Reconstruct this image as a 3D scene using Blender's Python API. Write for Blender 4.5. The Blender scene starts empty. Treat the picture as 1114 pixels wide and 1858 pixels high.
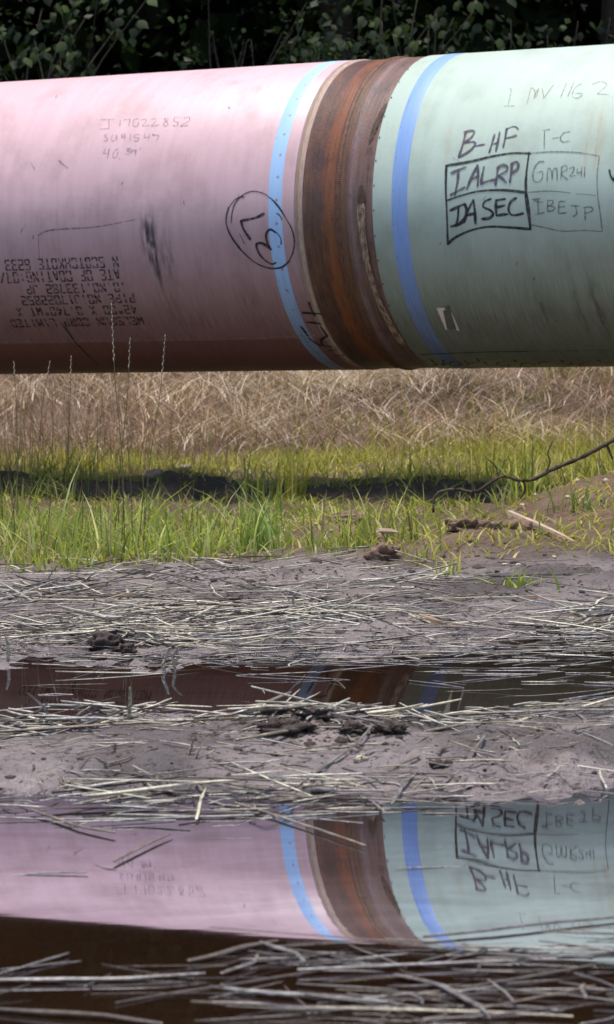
import bpy, math, random
import numpy as np
from mathutils import Vector, Matrix
random.seed(7)
RNG = np.random.default_rng(11)
S = bpy.context.scene
COL = S.collection

# ------------------------------------------------------------------ camera
FPX, PITCH, CAMZ, ROLL = 5876.0, 0.05326, 0.5754, -0.01777
IW, IH = 1114.0, 1858.0
_F = np.array([0, math.cos(PITCH), -math.sin(PITCH)])
_U0 = np.array([0, math.sin(PITCH), math.cos(PITCH)])
_X0 = np.array([1.0, 0, 0])
_X = _X0 * math.cos(ROLL) + _U0 * math.sin(ROLL)
_U = _U0 * math.cos(ROLL) - _X0 * math.sin(ROLL)
EYE = np.array([0, 0, CAMZ])
cam_d = bpy.data.cameras.new("camera")
cam = bpy.data.objects.new("camera", cam_d)
COL.objects.link(cam)
cam_d.sensor_fit = 'HORIZONTAL'
cam_d.sensor_width = 24.0
cam_d.lens = 24.0 * FPX / IW
cam_d.clip_start = 0.05
cam_d.clip_end = 2000
m = Matrix.Identity(4)
for i in range(3):
    m[i][0], m[i][1], m[i][2], m[i][3] = _X[i], _U[i], -_F[i], EYE[i]
cam.matrix_world = m
cam_d.dof.use_dof = True
cam_d.dof.focus_distance = 6.6
cam_d.dof.aperture_fstop = 22
S.camera = cam

# ------------------------------------------------------------------ light
SUN_EL, SUN_AZ = math.radians(87), math.radians(-158)   # azimuth measured from +Y (behind the pipe) towards +X
world = bpy.data.worlds.new("World")
S.world = world
world.use_nodes = True
wn = world.node_tree
bg = wn.nodes["Background"]
sky = wn.nodes.new("ShaderNodeTexSky")
sky.sky_type = 'NISHITA'
sky.sun_disc = False
sky.sun_elevation = SUN_EL
sky.sun_rotation = SUN_AZ
sky.air_density = 1.0
sky.dust_density = 1.2
sky.ozone_density = 1.0
wn.links.new(sky.outputs[0], bg.inputs[0])
bg.inputs[1].default_value = 0.125
sun_d = bpy.data.lights.new("sun", 'SUN')
sun_d.energy = 3.1
sun_d.angle = math.radians(17)
sun_d.color = (1.0, 0.95, 0.86)
sun = bpy.data.objects.new("sun", sun_d)
COL.objects.link(sun)
sdir = Vector((math.sin(SUN_AZ) * math.cos(SUN_EL), math.cos(SUN_AZ) * math.cos(SUN_EL), math.sin(SUN_EL)))
sun.rotation_euler = sdir.to_track_quat('Z', 'Y').to_euler()
S.view_settings.view_transform = 'Standard'
S.view_settings.look = 'None'
S.view_settings.gamma = 1.0
S.view_settings.exposure = 0.80
S.view_settings.use_curve_mapping = False
S.render.engine = 'CYCLES'
S.cycles.max_bounces = 8
S.cycles.diffuse_bounces = 3
S.cycles.glossy_bounces = 3
S.cycles.transparent_max_bounces = 12
S.cycles.use_denoising = True

# ------------------------------------------------------------------ helpers
def ray(px, py):
    return _F + _X * (px - IW / 2) / FPX + _U * (IH / 2 - py) / FPX
def at_z(px, py, z=0.0):
    d = ray(px, py)
    return EYE + d * ((z - CAMZ) / d[2])
def at_y(px, py, Y):
    d = ray(px, py)
    return EYE + d * (Y / d[1])

def _hash(ix, iy, seed):
    h = (ix.astype(np.int64) * 374761393 + iy.astype(np.int64) * 668265263 + seed * 982451653) & 0x7fffffff
    h = ((h ^ (h >> 13)) * 1274126177) & 0x7fffffff
    h = (h ^ (h >> 16)) & 0xffff
    return h / 65535.0
def vnoise(x, y, seed=0):
    x = np.asarray(x, float); y = np.asarray(y, float)
    ix, iy = np.floor(x), np.floor(y)
    fx, fy = x - ix, y - iy
    fx = fx * fx * (3 - 2 * fx); fy = fy * fy * (3 - 2 * fy)
    a = _hash(ix, iy, seed); b = _hash(ix + 1, iy, seed)
    c = _hash(ix, iy + 1, seed); d = _hash(ix + 1, iy + 1, seed)
    return (a + (b - a) * fx) * (1 - fy) + (c + (d - c) * fx) * fy
def fbm(x, y, seed=0, oct=4):
    v = 0; a = 0.5; t = 0
    for k in range(oct):
        v = v + a * (vnoise(x, y, seed + k * 17) - 0.5); t += a
        x = x * 2.03 + 3.1; y = y * 2.03 - 1.7; a *= 0.5
    return v / t * 2          # about -1..1
def sstep(a, b, x):
    t = np.clip((np.asarray(x, float) - a) / (b - a), 0, 1)
    return t * t * (3 - 2 * t)

def mesh_np(name, V, F, smooth=False, uv=None, col=None, mats=()):
    """V (n,3); F list of faces or (m,k) array; uv per vertex; col per vertex rgb"""
    me = bpy.data.meshes.new(name)
    V = np.asarray(V, np.float32)
    if isinstance(F, np.ndarray):
        m_, k = F.shape
        me.vertices.add(len(V)); me.vertices.foreach_set("co", V.ravel())
        me.loops.add(m_ * k); me.loops.foreach_set("vertex_index", F.astype(np.int32).ravel())
        me.polygons.add(m_)
        me.polygons.foreach_set("loop_start", np.arange(0, m_ * k, k, dtype=np.int32))
        me.polygons.foreach_set("loop_total", np.full(m_, k, dtype=np.int32))
        me.update(calc_edges=True)
    else:
        me.from_pydata([tuple(v) for v in V], [], F)
    if smooth:
        me.polygons.foreach_set("use_smooth", np.ones(len(me.polygons), dtype=bool))
    li = None
    if uv is not None:
        li = np.empty(len(me.loops), np.int32); me.loops.foreach_get("vertex_index", li)
        l = me.uv_layers.new(name="UVMap")
        l.data.foreach_set("uv", np.asarray(uv, np.float32)[li].ravel())
    if col is not None:
        c = np.ones((len(V), 4), np.float32); c[:, :3] = col
        a = me.color_attributes.new("col", 'FLOAT_COLOR', 'POINT')
        a.data.foreach_set("color", c.ravel())
    for q in mats:
        me.materials.append(q)
    return me
def link(name, me, parent=None, loc=None):
    o = bpy.data.objects.new(name, me); COL.objects.link(o)
    if parent is not None: o.parent = parent
    if loc is not None: o.location = loc
    return o
def tag(o, label=None, cat=None, group=None, kind=None):
    if label: o['label'] = label
    if cat: o['category'] = cat
    if group: o['group'] = group
    if kind: o['kind'] = kind
    return o
def empty(name, loc, label, cat, group=None):
    o = bpy.data.objects.new(name, None); COL.objects.link(o); o.location = loc
    o.empty_display_size = 0.05
    return tag(o, label, cat, group)

# material helper --------------------------------------------------
class NT:
    def __init__(self, name):
        self.m = bpy.data.materials.new(name); self.m.use_nodes = True
        self.t = self.m.node_tree; self.t.nodes.clear()
        self.out = self.t.nodes.new("ShaderNodeOutputMaterial")
    def n(self, kind, **kw):
        nd = self.t.nodes.new("ShaderNode" + kind)
        for k, v in kw.items(): setattr(nd, k, v)
        return nd
    def set(self, sock, v):
        if isinstance(v, bpy.types.NodeSocket): self.t.links.new(v, sock)
        elif isinstance(v, (tuple, list)) and len(v) == 3 and sock.type == 'RGBA': sock.default_value = (*v, 1)
        else: sock.default_value = v
    def math(self, op, a, b=0.0, c=0.0, clamp=False):
        nd = self.n("Math", operation=op, use_clamp=clamp)
        for i, v in enumerate((a, b, c)): self.set(nd.inputs[i], v)
        return nd.outputs[0]
    def mix(self, fac, a, b, mode='MIX'):
        nd = self.n("Mix", data_type='RGBA', blend_type=mode)
        self.set(nd.inputs[0], fac); self.set(nd.inputs[6], a); self.set(nd.inputs[7], b)
        return nd.outputs[2]
    def ramp(self, fac, stops, interp='LINEAR'):
        nd = self.n("ValToRGB"); e = nd.color_ramp.elements; nd.color_ramp.interpolation = interp
        while len(e) < len(stops): e.new(0.5)
        for el, (p, c) in zip(e, stops):
            el.position = p; el.color = (*c, 1) if not isinstance(c, float) else (c, c, c, 1)
        self.set(nd.inputs[0], fac)
        return nd.outputs[0]
    def maprange(self, v, a, b, c=0.0, d=1.0):
        nd = self.n("MapRange"); nd.clamp = True
        for i, x in enumerate((v, a, b, c, d)): self.set(nd.inputs[i], x)
        return nd.outputs[0]
    def noise(self, vec, scale, detail=4.0, rough=0.55, dist=0.0):
        nd = self.n("TexNoise"); 
        if vec is not None: self.set(nd.inputs["Vector"], vec)
        nd.inputs["Scale"].default_value = scale; nd.inputs["Detail"].default_value = detail
        nd.inputs["Roughness"].default_value = rough; nd.inputs["Distortion"].default_value = dist
        return nd.outputs["Fac"]
    def comb(self, x, y, z=0.0):
        nd = self.n("CombineXYZ")
        for i, v in enumerate((x, y, z)): self.set(nd.inputs[i], v)
        return nd.outputs[0]
    def bump(self, h, strength, dist):
        nd = self.n("Bump"); self.set(nd.inputs["Height"], h)
        nd.inputs["Strength"].default_value = strength; nd.inputs["Distance"].default_value = dist
        return nd.outputs[0]
    def principled(self, color, rough=0.5, normal=None, spec=0.5, metal=0.0, alpha=None, out=True):
        p = self.n("BsdfPrincipled")
        self.set(p.inputs["Base Color"], color); self.set(p.inputs["Roughness"], rough)
        self.set(p.inputs["Specular IOR Level"], spec); self.set(p.inputs["Metallic"], metal)
        if normal is not None: self.set(p.inputs["Normal"], normal)
        if alpha is not None: self.set(p.inputs["Alpha"], alpha)
        if out: self.t.links.new(p.outputs[0], self.out.inputs[0])
        return p.outputs[0]
    def n_scale(self, c, k): return tuple(v * k for v in c)
    def surf(self, s): self.t.links.new(s, self.out.inputs[0])
    def uv(self):
        t = self.n("UVMap"); t.uv_map = "UVMap"
        s = self.n("SeparateXYZ"); self.t.links.new(t.outputs[0], s.inputs[0])
        return s.outputs[0], s.outputs[1]
    def objrand(self):
        return self.n("ObjectInfo").outputs["Random"]
    def attr(self, name="col"):
        a = self.n("Attribute"); a.attribute_name = name
        return a.outputs["Color"]
    def pos(self):
        return self.n("NewGeometry").outputs["Position"]
    def gauss(self, u, v, u0, v0, su, sv):
        a = self.math('DIVIDE', self.math('SUBTRACT', u, u0), su)
        b = self.math('DIVIDE', self.math('SUBTRACT', v, v0), sv)
        r = self.math('ADD', self.math('MULTIPLY', a, a), self.math('MULTIPLY', b, b))
        return self.math('POWER', 2.71828, self.math('MULTIPLY', r, -1.0))

# ------------------------------------------------------------------ terrain
KY = [-400, -8, -4, 3.0, 3.85, 4.12, 4.26, 4.55, 4.80, 4.94, 5.25, 5.55, 5.75, 6.25, 7.0, 8.2, 10.8, 13, 14.4, 15.2, 17, 19, 21, 30, 36, 60, 110, 400]
KZ = [0.5, .25, -.06, -.06, -.025, .0, .014, .020, .008, -.008, -.030, -.018, -.003, .003, .012, .02, .024, .035, .055, .17, .52, 1.05, 1.30, 1.45, 1.8, 13, 24, 40]
def scarp_y(x): return 10.95 - 0.55 * np.clip(x, -1.5, 3.0) + 0.16 * fbm(x * 2.1, x * 0 + 7.7, 5, 3)
def bump_at(x, y, cx, cy, rx, ry, h):
    return h * np.exp(-(((x - cx) / rx) ** 2 + ((y - cy) / ry) ** 2))
def terrain(x, y):
    x = np.asarray(x, float); y = np.asarray(y, float)
    near = sstep(7.2, 6.2, y)
    sh = near * (0.16 * fbm(x * 1.7 + 3, y * 0.4, 31, 3) - 0.10 * np.exp(-((x - .25) / .22) ** 2) * sstep(5.0, 4.4, y) * 0
                 + 0.13 * sstep(.1, .45, x) * sstep(5.2, 5.6, y))
    ye = y - sh * 0.6 + near * sstep(5.5, 5.0, y) * (0.10 * np.exp(-((x - .22) / .2) ** 2) - 0.12 * sstep(-.12, -.4, x) - 0.22 * sstep(.32, .42, x))
    z = np.interp(ye, KY, KZ)
    # flooded patch on the rear right shore
    z = z - 0.012 * np.exp(-((x - .55) / .22) ** 2 - ((y - 6.1) / .22) ** 2) - .007 * sstep(.1, .5, fbm(x * 5, y * 3.5, 77, 2)) * np.exp(-((y - 6.05) / .25) ** 2)
    z = z - 0.020 * np.exp(-((x + .42) / .14) ** 2 - ((y - 4.78) / .14) ** 2)
    z = z + 0.014 * bump_at(x, y, .02, 4.62, .15, .14, 1.0)
    side = sstep(1.7, 2.9, np.abs(x)) * sstep(8.5, 6.0, y)
    z = z + 0.16 * side
    mud = sstep(3.6, 4.1, y) * sstep(9.2, 8.2, y)
    r = fbm(x * 7, y * 5, 3, 4)
    z = z + mud * (0.0095 * r + 0.0085 * fbm(x * 22, y * 16, 8, 3) + .016 * sstep(5.9, 6.3, y) * fbm(x * 3.3, y * 1.9, 29, 3) + .0075 * (.5 - np.abs(fbm(x * 34, y * 30, 18, 2)))* sstep(-.1, .3, fbm(x * 4, y * 3, 19, 2)))
    cl = np.clip(fbm(x * 30, y * 22, 12, 3), 0, 1)
    z = z + mud * 0.024 * cl * sstep(.0, .35, fbm(x * 3.1, y * 2.2, 44, 2))
    cr = bump_at(x, y, -.02, 4.70, .13, .11, 1.0) + .7 * bump_at(x, y, .12, 4.66, .10, .08, 1.0) + .8 * bump_at(x, y, -.28, 4.95, .07, .05, 1.0) + .8 * bump_at(x, y, -.36, 6.2, .07, .10, 1.0) + .8 * bump_at(x, y, .36, 7.15, .22, .12, 1.0) + .6 * bump_at(x, y, -.1, 7.6, .2, .12, 1.0) + .7 * bump_at(x, y, .55, 7.6, .3, .12, 1.)
    z = z + cr * .040 * np.abs(fbm(x * 16, y * 14, 13, 4)) + cr * .014 * fbm(x * 45, y * 40, 14, 2)
    wild = sstep(8.2, 9.2, y)
    z = z + wild * (0.018 * fbm(x * 2.1, y * 1.5, 21, 4) + 0.010 * fbm(x * 11, y * 9, 22, 3))
    d = y - scarp_y(x)
    z = z + 0.050 * sstep(-.06, .06, d) * sstep(3.2, 1.2, d) * sstep(1.0, .45, x) * (0.6 + 0.9 * fbm(x * 6, y * 4, 61, 3))
    z = z + wild * sstep(.25, 0, np.abs(d - .1) * .6) * 0.034 * fbm(x * 15, y * 12, 55, 4)
    hm = bump_at(x, y, 1.05, 9.7, .42, .75, 1.0)
    z = z + hm * (.14 + .05 * fbm(x * 7, y * 5, 63, 4)) + bump_at(x, y, .46, 8.55, .16, .24, .045)
    z = z + bump_at(x, y, .10, 9.2, .10, .35, .02) + bump_at(x, y, .17, 8.15, .05, .1, .025)
    bank = sstep(14.2, 15.6, y) * sstep(26, 20, y)
    z = z + bank * (0.15 * fbm(x * 0.9, y * .8, 71, 3) + 0.12 * fbm(x * 4.5, y * 3.0, 72, 3))
    return z

def axis(fine0, fine1, step, ends, grow):
    a = list(np.arange(fine0, fine1 + 1e-6, step))
    s = step; v = a[-1]
    while v < ends[1]:
        s *= grow; v += s; a.append(v)
    s = step; v = a[0]; b = []
    while v > ends[0]:
        s *= grow; v -= s; b.append(v)
    return np.array(b[::-1] + a)
gx = axis(-0.85, 0.85, 0.009, (-420, 420), 1.045)
gy = np.concatenate([axis(3.95, 6.6, 0.009, (-420, 6.6), 1.06), np.arange(6.613, 8.82, .0135)])
gy = gy[gy < 8.81]
gy = np.concatenate([gy, np.arange(8.83, 13.5, 0.028), np.arange(13.5, 20.5, 0.055)])
s_, v_ = .06, 20.5
ext = []
while v_ < 420:
    s_ *= 1.09; v_ += s_; ext.append(v_)
gy = np.concatenate([gy, ext])
GX, GY = np.meshgrid(gx, gy)
GZ = terrain(GX, GY)
nx, ny = len(gx), len(gy)
idx = np.arange(nx * ny).reshape(ny, nx)
Fq = np.stack([idx[:-1, :-1], idx[:-1, 1:], idx[1:, 1:], idx[1:, :-1]], -1).reshape(-1, 4)
# soil colour zones (the soil's own colour): wet mud, meadow soil, clay bank, leaf litter
def soil_col(x, y, z):
    mud = np.array([.255, .205, .195]); meadow = np.array([.115, .078, .052]); clay = np.array([.18, .115, .078]); litter = np.array([.022, .020, .011])
    humus = np.array([.12, .088, .062]); red = np.array([.20, .125, .085])
    n = fbm(x * 3, y * 2.2, 91, 4)
    def mixc(c, k, w): return c * (1 - w[..., None]) + k * w[..., None]
    c = np.broadcast_to(mud, x.shape + (3,)).copy()
    c = mixc(c, np.array([.065, .048, .042]), sstep(-.05, .35, fbm(x * 5, y * 3, 92, 4)) * .72)
    c = mixc(c, meadow, sstep(7.9, 8.7, y + .4 * n))
    d = y - scarp_y(x)
    c = mixc(c, humus, np.clip(np.exp(-((d - .02) / .16) ** 2) + .75 * np.exp(-((d - .40) / .30) ** 2), 0, 1) * sstep(1.0, .5, x) * .9 * (.75 + .5 * n))
    c = mixc(c, red, np.clip(np.exp(-(((x - 1.0) / .45) ** 2 + ((y - 9.5) / .9) ** 2)) * 1.3 + np.exp(-(((x - .12) / .13) ** 2 + ((y - 9.1) / .5) ** 2)) + .8 * np.exp(-(((x - .4) / .22) ** 2 + ((y - 8.5) / .3) ** 2)), 0, 1) * .85)
    c = mixc(c, clay, sstep(13.2, 14.8, y + .8 * n))
    c = mixc(c, litter, sstep(19.5, 22, y + n))
    c = c * (1 + .22 * fbm(x * 14, y * 10, 93, 3))[..., None]
    crd = bump_at(x, y, -.02, 4.70, .14, .10, 1.0) + .8 * bump_at(x, y, .12, 4.66, .10, .08, 1.0) + .8 * bump_at(x, y, -.36, 6.2, .08, .12, 1.0) + .5 * bump_at(x, y, .4, 7.3, .3, .25, 1.)
    c = mixc(c, np.array([.055, .038, .032]), np.clip(crd * 1.3, 0, .9))
    return np.clip(c, 0, 1)
gc = soil_col(GX, GY, GZ).reshape(-1, 3)

def mat_ground():
    t = NT("mud_and_soil")
    c = t.attr(); P = t.pos()
    s = t.n("SeparateXYZ"); t.t.links.new(P, s.inputs[0])
    n1 = t.noise(P, 60, 5, .6); n2 = t.noise(P, 14, 4, .55); n3 = t.noise(P, 240, 3, .6)
    col = t.mix(t.maprange(n1, .35, .75, 0, .55), c, (.07, .05, .045), 'MULTIPLY')
    col = t.mix(t.maprange(n1, .3, .7, 0.0, .5), c, t.mix(1.0, c, (.45, .42, .42), 'MULTIPLY'))
    pit = t.noise(P, 95, 3, .6)
    col = t.mix(t.maprange(pit, .60, .68, 0, .7), col, (.045, .034, .030))
    # wet near the water line, drier higher up and further back
    wet = t.math('MULTIPLY', t.maprange(s.outputs[2], .040, .006), t.maprange(s.outputs[1], 8.6, 7.0))
    wetn = t.math('MULTIPLY', wet, t.maprange(n2, .34, .58), clamp=True)
    rough = t.maprange(wetn, 0, 1, .90, .17)
    col = t.mix(wetn, col, t.mix(1.0, col, (.78, .76, .78), 'MULTIPLY'))
    h = t.math('SUBTRACT', t.math('ADD', t.math('MULTIPLY', n1, .7), t.math('MULTIPLY', n3, .35)), t.math('MULTIPLY', t.maprange(pit, .58, .70), .35))
    b = t.bump(h, .9, .016)
    t.principled(col, rough, b, t.maprange(wetn, 0, 1, .25, .95))
    return t.m
M_ground = mat_ground()
ground = link("ground", mesh_np("ground", np.stack([GX, GY, GZ], -1).reshape(-1, 3), Fq, True, None, gc, [M_ground]))
tag(ground, "brown muddy ground with puddle hollows, meadow soil and clay bank", None, None, "structure")

# ------------------------------------------------------------------ water
def mat_water():
    t = NT("muddy_water")
    P = t.pos(); s = t.n("SeparateXYZ"); t.t.links.new(P, s.inputs[0])
    x, y = s.outputs[0], s.outputs[1]
    v1 = t.comb(t.math('MULTIPLY', x, 4.0), t.math('MULTIPLY', y, 9.0))
    v2 = t.comb(t.math('MULTIPLY', x, 3.2), t.math('MULTIPLY', y, 6.0))
    rip = t.noise(v1, 1.0, 3, .5)
    nrm = t.bump(rip, .10, .0004)
    film = t.noise(v2, 1.3, 7, .66, 1.2)
    fr = t.n("Fresnel"); fr.inputs[0].default_value = 1.36
    t.t.links.new(nrm, fr.inputs["Normal"])
    fac = t.math('MULTIPLY', fr.outputs[0], t.maprange(film, .3, .7, 1.15, 1.70), clamp=True)
    gl = t.n("BsdfGlossy"); gl.inputs["Roughness"].default_value = .015; gl.inputs["Color"].default_value = (.86, .89, 1.0, 1)
    t.t.links.new(nrm, gl.inputs["Normal"])
    df = t.n("BsdfDiffuse"); t.set(df.inputs[0], t.mix(t.maprange(film, .35, .7), (.018, .010, .006), (.036, .020, .011)))
    tr = t.n("BsdfTransparent"); tr.inputs[0].default_value = (.42, .27, .17, 1)
    m1 = t.n("MixShader"); m1.inputs[0].default_value = .5
    t.t.links.new(tr.outputs[0], m1.inputs[1]); t.t.links.new(df.outputs[0], m1.inputs[2])
    m2 = t.n("MixShader"); t.t.links.new(fac, m2.inputs[0])
    t.t.links.new(m1.outputs[0], m2.inputs[1]); t.t.links.new(gl.outputs[0], m2.inputs[2])
    t.surf(m2.outputs[0])
    return t.m
wx = np.linspace(-2.7, 2.7, 12); wy = np.linspace(-6.0, 6.8, 24)
WX, WY = np.meshgrid(wx, wy); ii = np.arange(WX.size).reshape(WX.shape)
wf = np.stack([ii[:-1, :-1], ii[:-1, 1:], ii[1:, 1:], ii[1:, :-1]], -1).reshape(-1, 4)
water = link("puddle_water", mesh_np("puddle_water", np.stack([WX.ravel(), WY.ravel(), WX.ravel() * 0], -1), wf, False, None, None, [mat_water()]))
tag(water, "brown puddle water mirroring the big pipe", None, None, "structure")

# ------------------------------------------------------------------ the pipe
R = 0.5334
PA, PD, PZ = 0.48142, 11.3574, 1.0
AX = np.array([math.cos(PA), -math.sin(PA), 0]); PO = np.array([0, PD, PZ])
PN = np.array([-math.sin(PA), -math.cos(PA), 0]); PU = np.array([0, 0, 1.0])
def P3(s, th, r):
    s = np.asarray(s, float)[..., None]; th = np.asarray(th, float)[..., None]; r = np.asarray(r, float)
    if r.ndim: r = r[..., None]
    return PO + s * AX + r * (np.cos(th) * PN + np.sin(th) * PU)
def on_pipe(px, py):
    d = ray(px, py); v = EYE - PO
    A = np.array([d @ PN, d @ PU]); B = np.array([v @ PN, v @ PU])
    aa = A @ A; bb = 2 * A @ B; cc = B @ B - R * R
    tt = (-bb - math.sqrt(max(bb * bb - 4 * aa * cc, 0))) / (2 * aa)
    p = EYE + d * tt - PO
    return float(p @ AX), math.atan2(p @ PU, p @ PN)
S_BL, S_GR = 0.2793, 0.5385            # bare steel between these
S_WELD = on_pipe(612, 400)[0]
pipe = empty("pipeline", (float(PO[0]), float(PO[1]), PZ - R), "huge steel pipe, one half coated pink and the other pale green, held above the meadow", "pipe")
def pl(o):      # keep world placement under the pipe's Empty
    o.parent = pipe; o.location = (-pipe.location[0], -pipe.location[1], -pipe.location[2]); return o
def tube(name, prof, mat, seg=160, close=True):
    """prof: list of (s, r): lathe about the pipe axis; uv = (s, theta*R)"""
    prof = np.array(prof, float)
    th = np.linspace(-math.pi * 1.5, math.pi * .5, seg + 1)
    SS = np.repeat(prof[:, :1], seg + 1, 1); RR = np.repeat(prof[:, 1:], seg + 1, 1); TH = np.repeat(th[None], len(prof), 0)
    V = P3(SS, TH, RR).reshape(-1, 3); uv = np.stack([SS, TH * R], -1).reshape(-1, 2)
    i = np.arange(V.shape[0]).reshape(SS.shape)
    F = np.stack([i[:-1, :-1], i[1:, :-1], i[1:, 1:], i[:-1, 1:]], -1).reshape(-1, 4)
    return pl(link(name, mesh_np(name, V, F, True, uv, None, [mat])))
TH_SEAM = on_pipe(250, 620)[1]

def mat_coat(name, base, dirty, dust_shade, spots, pink):
    t = NT(name); u, v = t.uv()
    st = t.noise(t.comb(t.math('MULTIPLY', u, 26), t.math('MULTIPLY', v, 1.6)), 1.0, 5, .6)       # streaks round the pipe
    fine = t.noise(t.comb(t.math('MULTIPLY', u, 170), t.math('MULTIPLY', v, 9)), 1.0, 4, .65)
    blot = t.noise(t.comb(t.math('MULTIPLY', u, 5), t.math('MULTIPLY', v, 4)), 1.0, 5, .6)
    speck = t.noise(t.comb(t.math('MULTIPLY', u, 90), t.math('MULTIPLY', v, 90)), 1.0, 2, .5)
    c = t.mix(t.maprange(st, .38, .68, 0, .38), base, dirty)
    c = t.mix(t.math('MULTIPLY', t.maprange(fine, .45, .75, 0, .35), t.maprange(blot, .4, .62)), c, dirty)
    c = t.mix(t.maprange(blot, .48, .75, 0, .35), c, dust_shade)
    # streaky clay and underside shade painted into the coat below its widest line
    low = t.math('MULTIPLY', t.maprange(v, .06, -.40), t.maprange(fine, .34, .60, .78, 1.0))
    c = t.mix(t.math('MULTIPLY', low, .90), c, dust_shade)
    if pink:
        seam = t.math('MULTIPLY', t.maprange(v, TH_SEAM * R + .001, TH_SEAM * R - .001), t.maprange(u, .36, .20))
        c = t.mix(t.math('MULTIPLY', seam, .6), c, (.16, .055, .035))
    c = t.mix(t.math('MULTIPLY', t.maprange(speck, .70, .76), .35), c, (.12, .10, .09))
    for (px, py, su, sv, k, colr) in spots:
        s0, th = on_pipe(px, py)
        g = t.gauss(u, v, s0, th * R, su, sv)
        nn = t.maprange(t.noise(t.comb(t.math('MULTIPLY', u, 60), t.math('MULTIPLY', v, 12)), 1.0, 4, .6), .38, .62)
        c = t.mix(t.math('MULTIPLY', t.math('MULTIPLY', g, nn), k, clamp=True), c, colr)
    h = t.math('ADD', t.math('MULTIPLY', fine, .4), speck)
    t.principled(c, t.maprange(blot, .3, .7, .38, .55), t.bump(h, .12, .002), .5)
    return t.m
blk = (.03, .028, .03); rst = (.42, .26, .12)
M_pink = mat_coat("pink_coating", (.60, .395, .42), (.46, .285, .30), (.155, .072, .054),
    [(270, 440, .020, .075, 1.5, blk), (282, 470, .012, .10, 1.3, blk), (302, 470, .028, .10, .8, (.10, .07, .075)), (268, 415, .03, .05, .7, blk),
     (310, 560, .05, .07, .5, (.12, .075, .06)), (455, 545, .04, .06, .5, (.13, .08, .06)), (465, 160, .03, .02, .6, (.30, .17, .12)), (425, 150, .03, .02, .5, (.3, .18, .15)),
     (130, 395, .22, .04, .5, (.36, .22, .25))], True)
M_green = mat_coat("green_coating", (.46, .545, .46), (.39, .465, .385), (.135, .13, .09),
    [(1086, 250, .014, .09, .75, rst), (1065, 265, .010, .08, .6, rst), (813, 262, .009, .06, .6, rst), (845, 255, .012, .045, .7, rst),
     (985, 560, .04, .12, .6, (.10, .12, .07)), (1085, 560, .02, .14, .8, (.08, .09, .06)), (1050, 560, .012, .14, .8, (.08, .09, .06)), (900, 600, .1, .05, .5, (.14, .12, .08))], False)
def mat_steel():
    t = NT("rusted_steel"); u, v = t.uv()
    f = t.maprange(u, S_BL, S_GR)
    wob = t.noise(t.comb(t.math('MULTIPLY', u, 18), t.math('MULTIPLY', v, 2.2)), 1.0, 4, .6)
    f2 = t.math('ADD', f, t.math('MULTIPLY', t.math('SUBTRACT', wob, .5), .10))
    base = t.ramp(f2, [(0, (.13, .065, .04)), (.10, (.10, .045, .032)), (.24, (.085, .040, .028)), (.33, (.20, .062, .020)), (.46, (.21, .066, .020)),
                       (.49, (.035, .018, .012)), (.53, (.14, .065, .030)), (.62, (.13, .065, .036)), (.66, (.17, .105, .095)), (.70, (.25, .165, .155)), (.78, (.16, .10, .088)), (.88, (.15, .085, .07)), (1, (.20, .12, .095))])
    st = t.noise(t.comb(t.math('MULTIPLY', u, 220), t.math('MULTIPLY', v, 4)), 1.0, 5, .65)
    gr = t.noise(t.comb(t.math('MULTIPLY', u, 160), t.math('MULTIPLY', v, 120)), 1.0, 4, .65)
    bl = t.noise(t.comb(t.math('MULTIPLY', u, 12), t.math('MULTIPLY', v, 5)), 1.0, 4, .6)
    c = t.mix(t.maprange(st, .45, .72, 0, .8), base, (.05, .024, .016))
    c = t.mix(t.maprange(st, .5, .28, 0, .35), c, (.30, .12, .06))
    c = t.mix(t.maprange(bl, .5, .75, 0, .6), c, (.045, .022, .017))
    c = t.mix(t.maprange(gr, .63, .74, 0, .4), c, (.34, .22, .16))
    h = t.math('ADD', t.math('MULTIPLY', st, .8), gr)
    pat = t.noise(t.comb(t.math('MULTIPLY', u, 30), t.math('MULTIPLY', v, 14)), 1.0, 6, .7)
    c = t.mix(t.maprange(pat, .52, .66, 0, .55), c, (.20, .075, .03))
    c = t.mix(t.maprange(pat, .46, .36, 0, .5), c, (.04, .02, .014))
    t.principled(c, t.maprange(gr, .3, .7, .32, .6), t.bump(h, .4, .003), .45)
    return t.m
M_steel = mat_steel()
EC = .0022     # coating stands this proud of the steel
tubes_in = R - .019
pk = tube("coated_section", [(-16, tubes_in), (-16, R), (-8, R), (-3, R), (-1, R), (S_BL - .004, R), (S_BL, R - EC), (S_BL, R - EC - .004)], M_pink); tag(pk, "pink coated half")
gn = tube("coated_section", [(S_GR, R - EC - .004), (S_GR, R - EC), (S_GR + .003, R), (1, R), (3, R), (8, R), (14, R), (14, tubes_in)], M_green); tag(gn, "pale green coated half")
tube("steel_joint", [(S_BL - .01, R - EC - .001), (S_WELD - .02, R - EC - .001), (S_WELD - .009, R - EC), (S_WELD - .008, R - EC + .0), (S_WELD + .010, R - EC), (S_GR + .01, R - EC - .001)], M_steel)
def mat_weld():
    t = NT("weld_metal"); u, v = t.uv()
    rp = t.n("TexWave", wave_type='BANDS', bands_direction='Y'); t.set(rp.inputs["Vector"], t.comb(t.math('MULTIPLY', u, 18), v)); rp.inputs["Scale"].default_value = 42; rp.inputs["Distortion"].default_value = 3
    gr = t.noise(t.comb(t.math('MULTIPLY', u, 160), t.math('MULTIPLY', v, 40)), 1.0, 4, .65)
    c = t.mix(t.maprange(gr, .4, .65), (.15, .058, .026), (.06, .026, .017))
    t.principled(c, .55, t.bump(t.math('ADD', t.math('MULTIPLY', rp.outputs["Fac"], .35), gr), .6, .003), .5)
    return t.m
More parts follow.
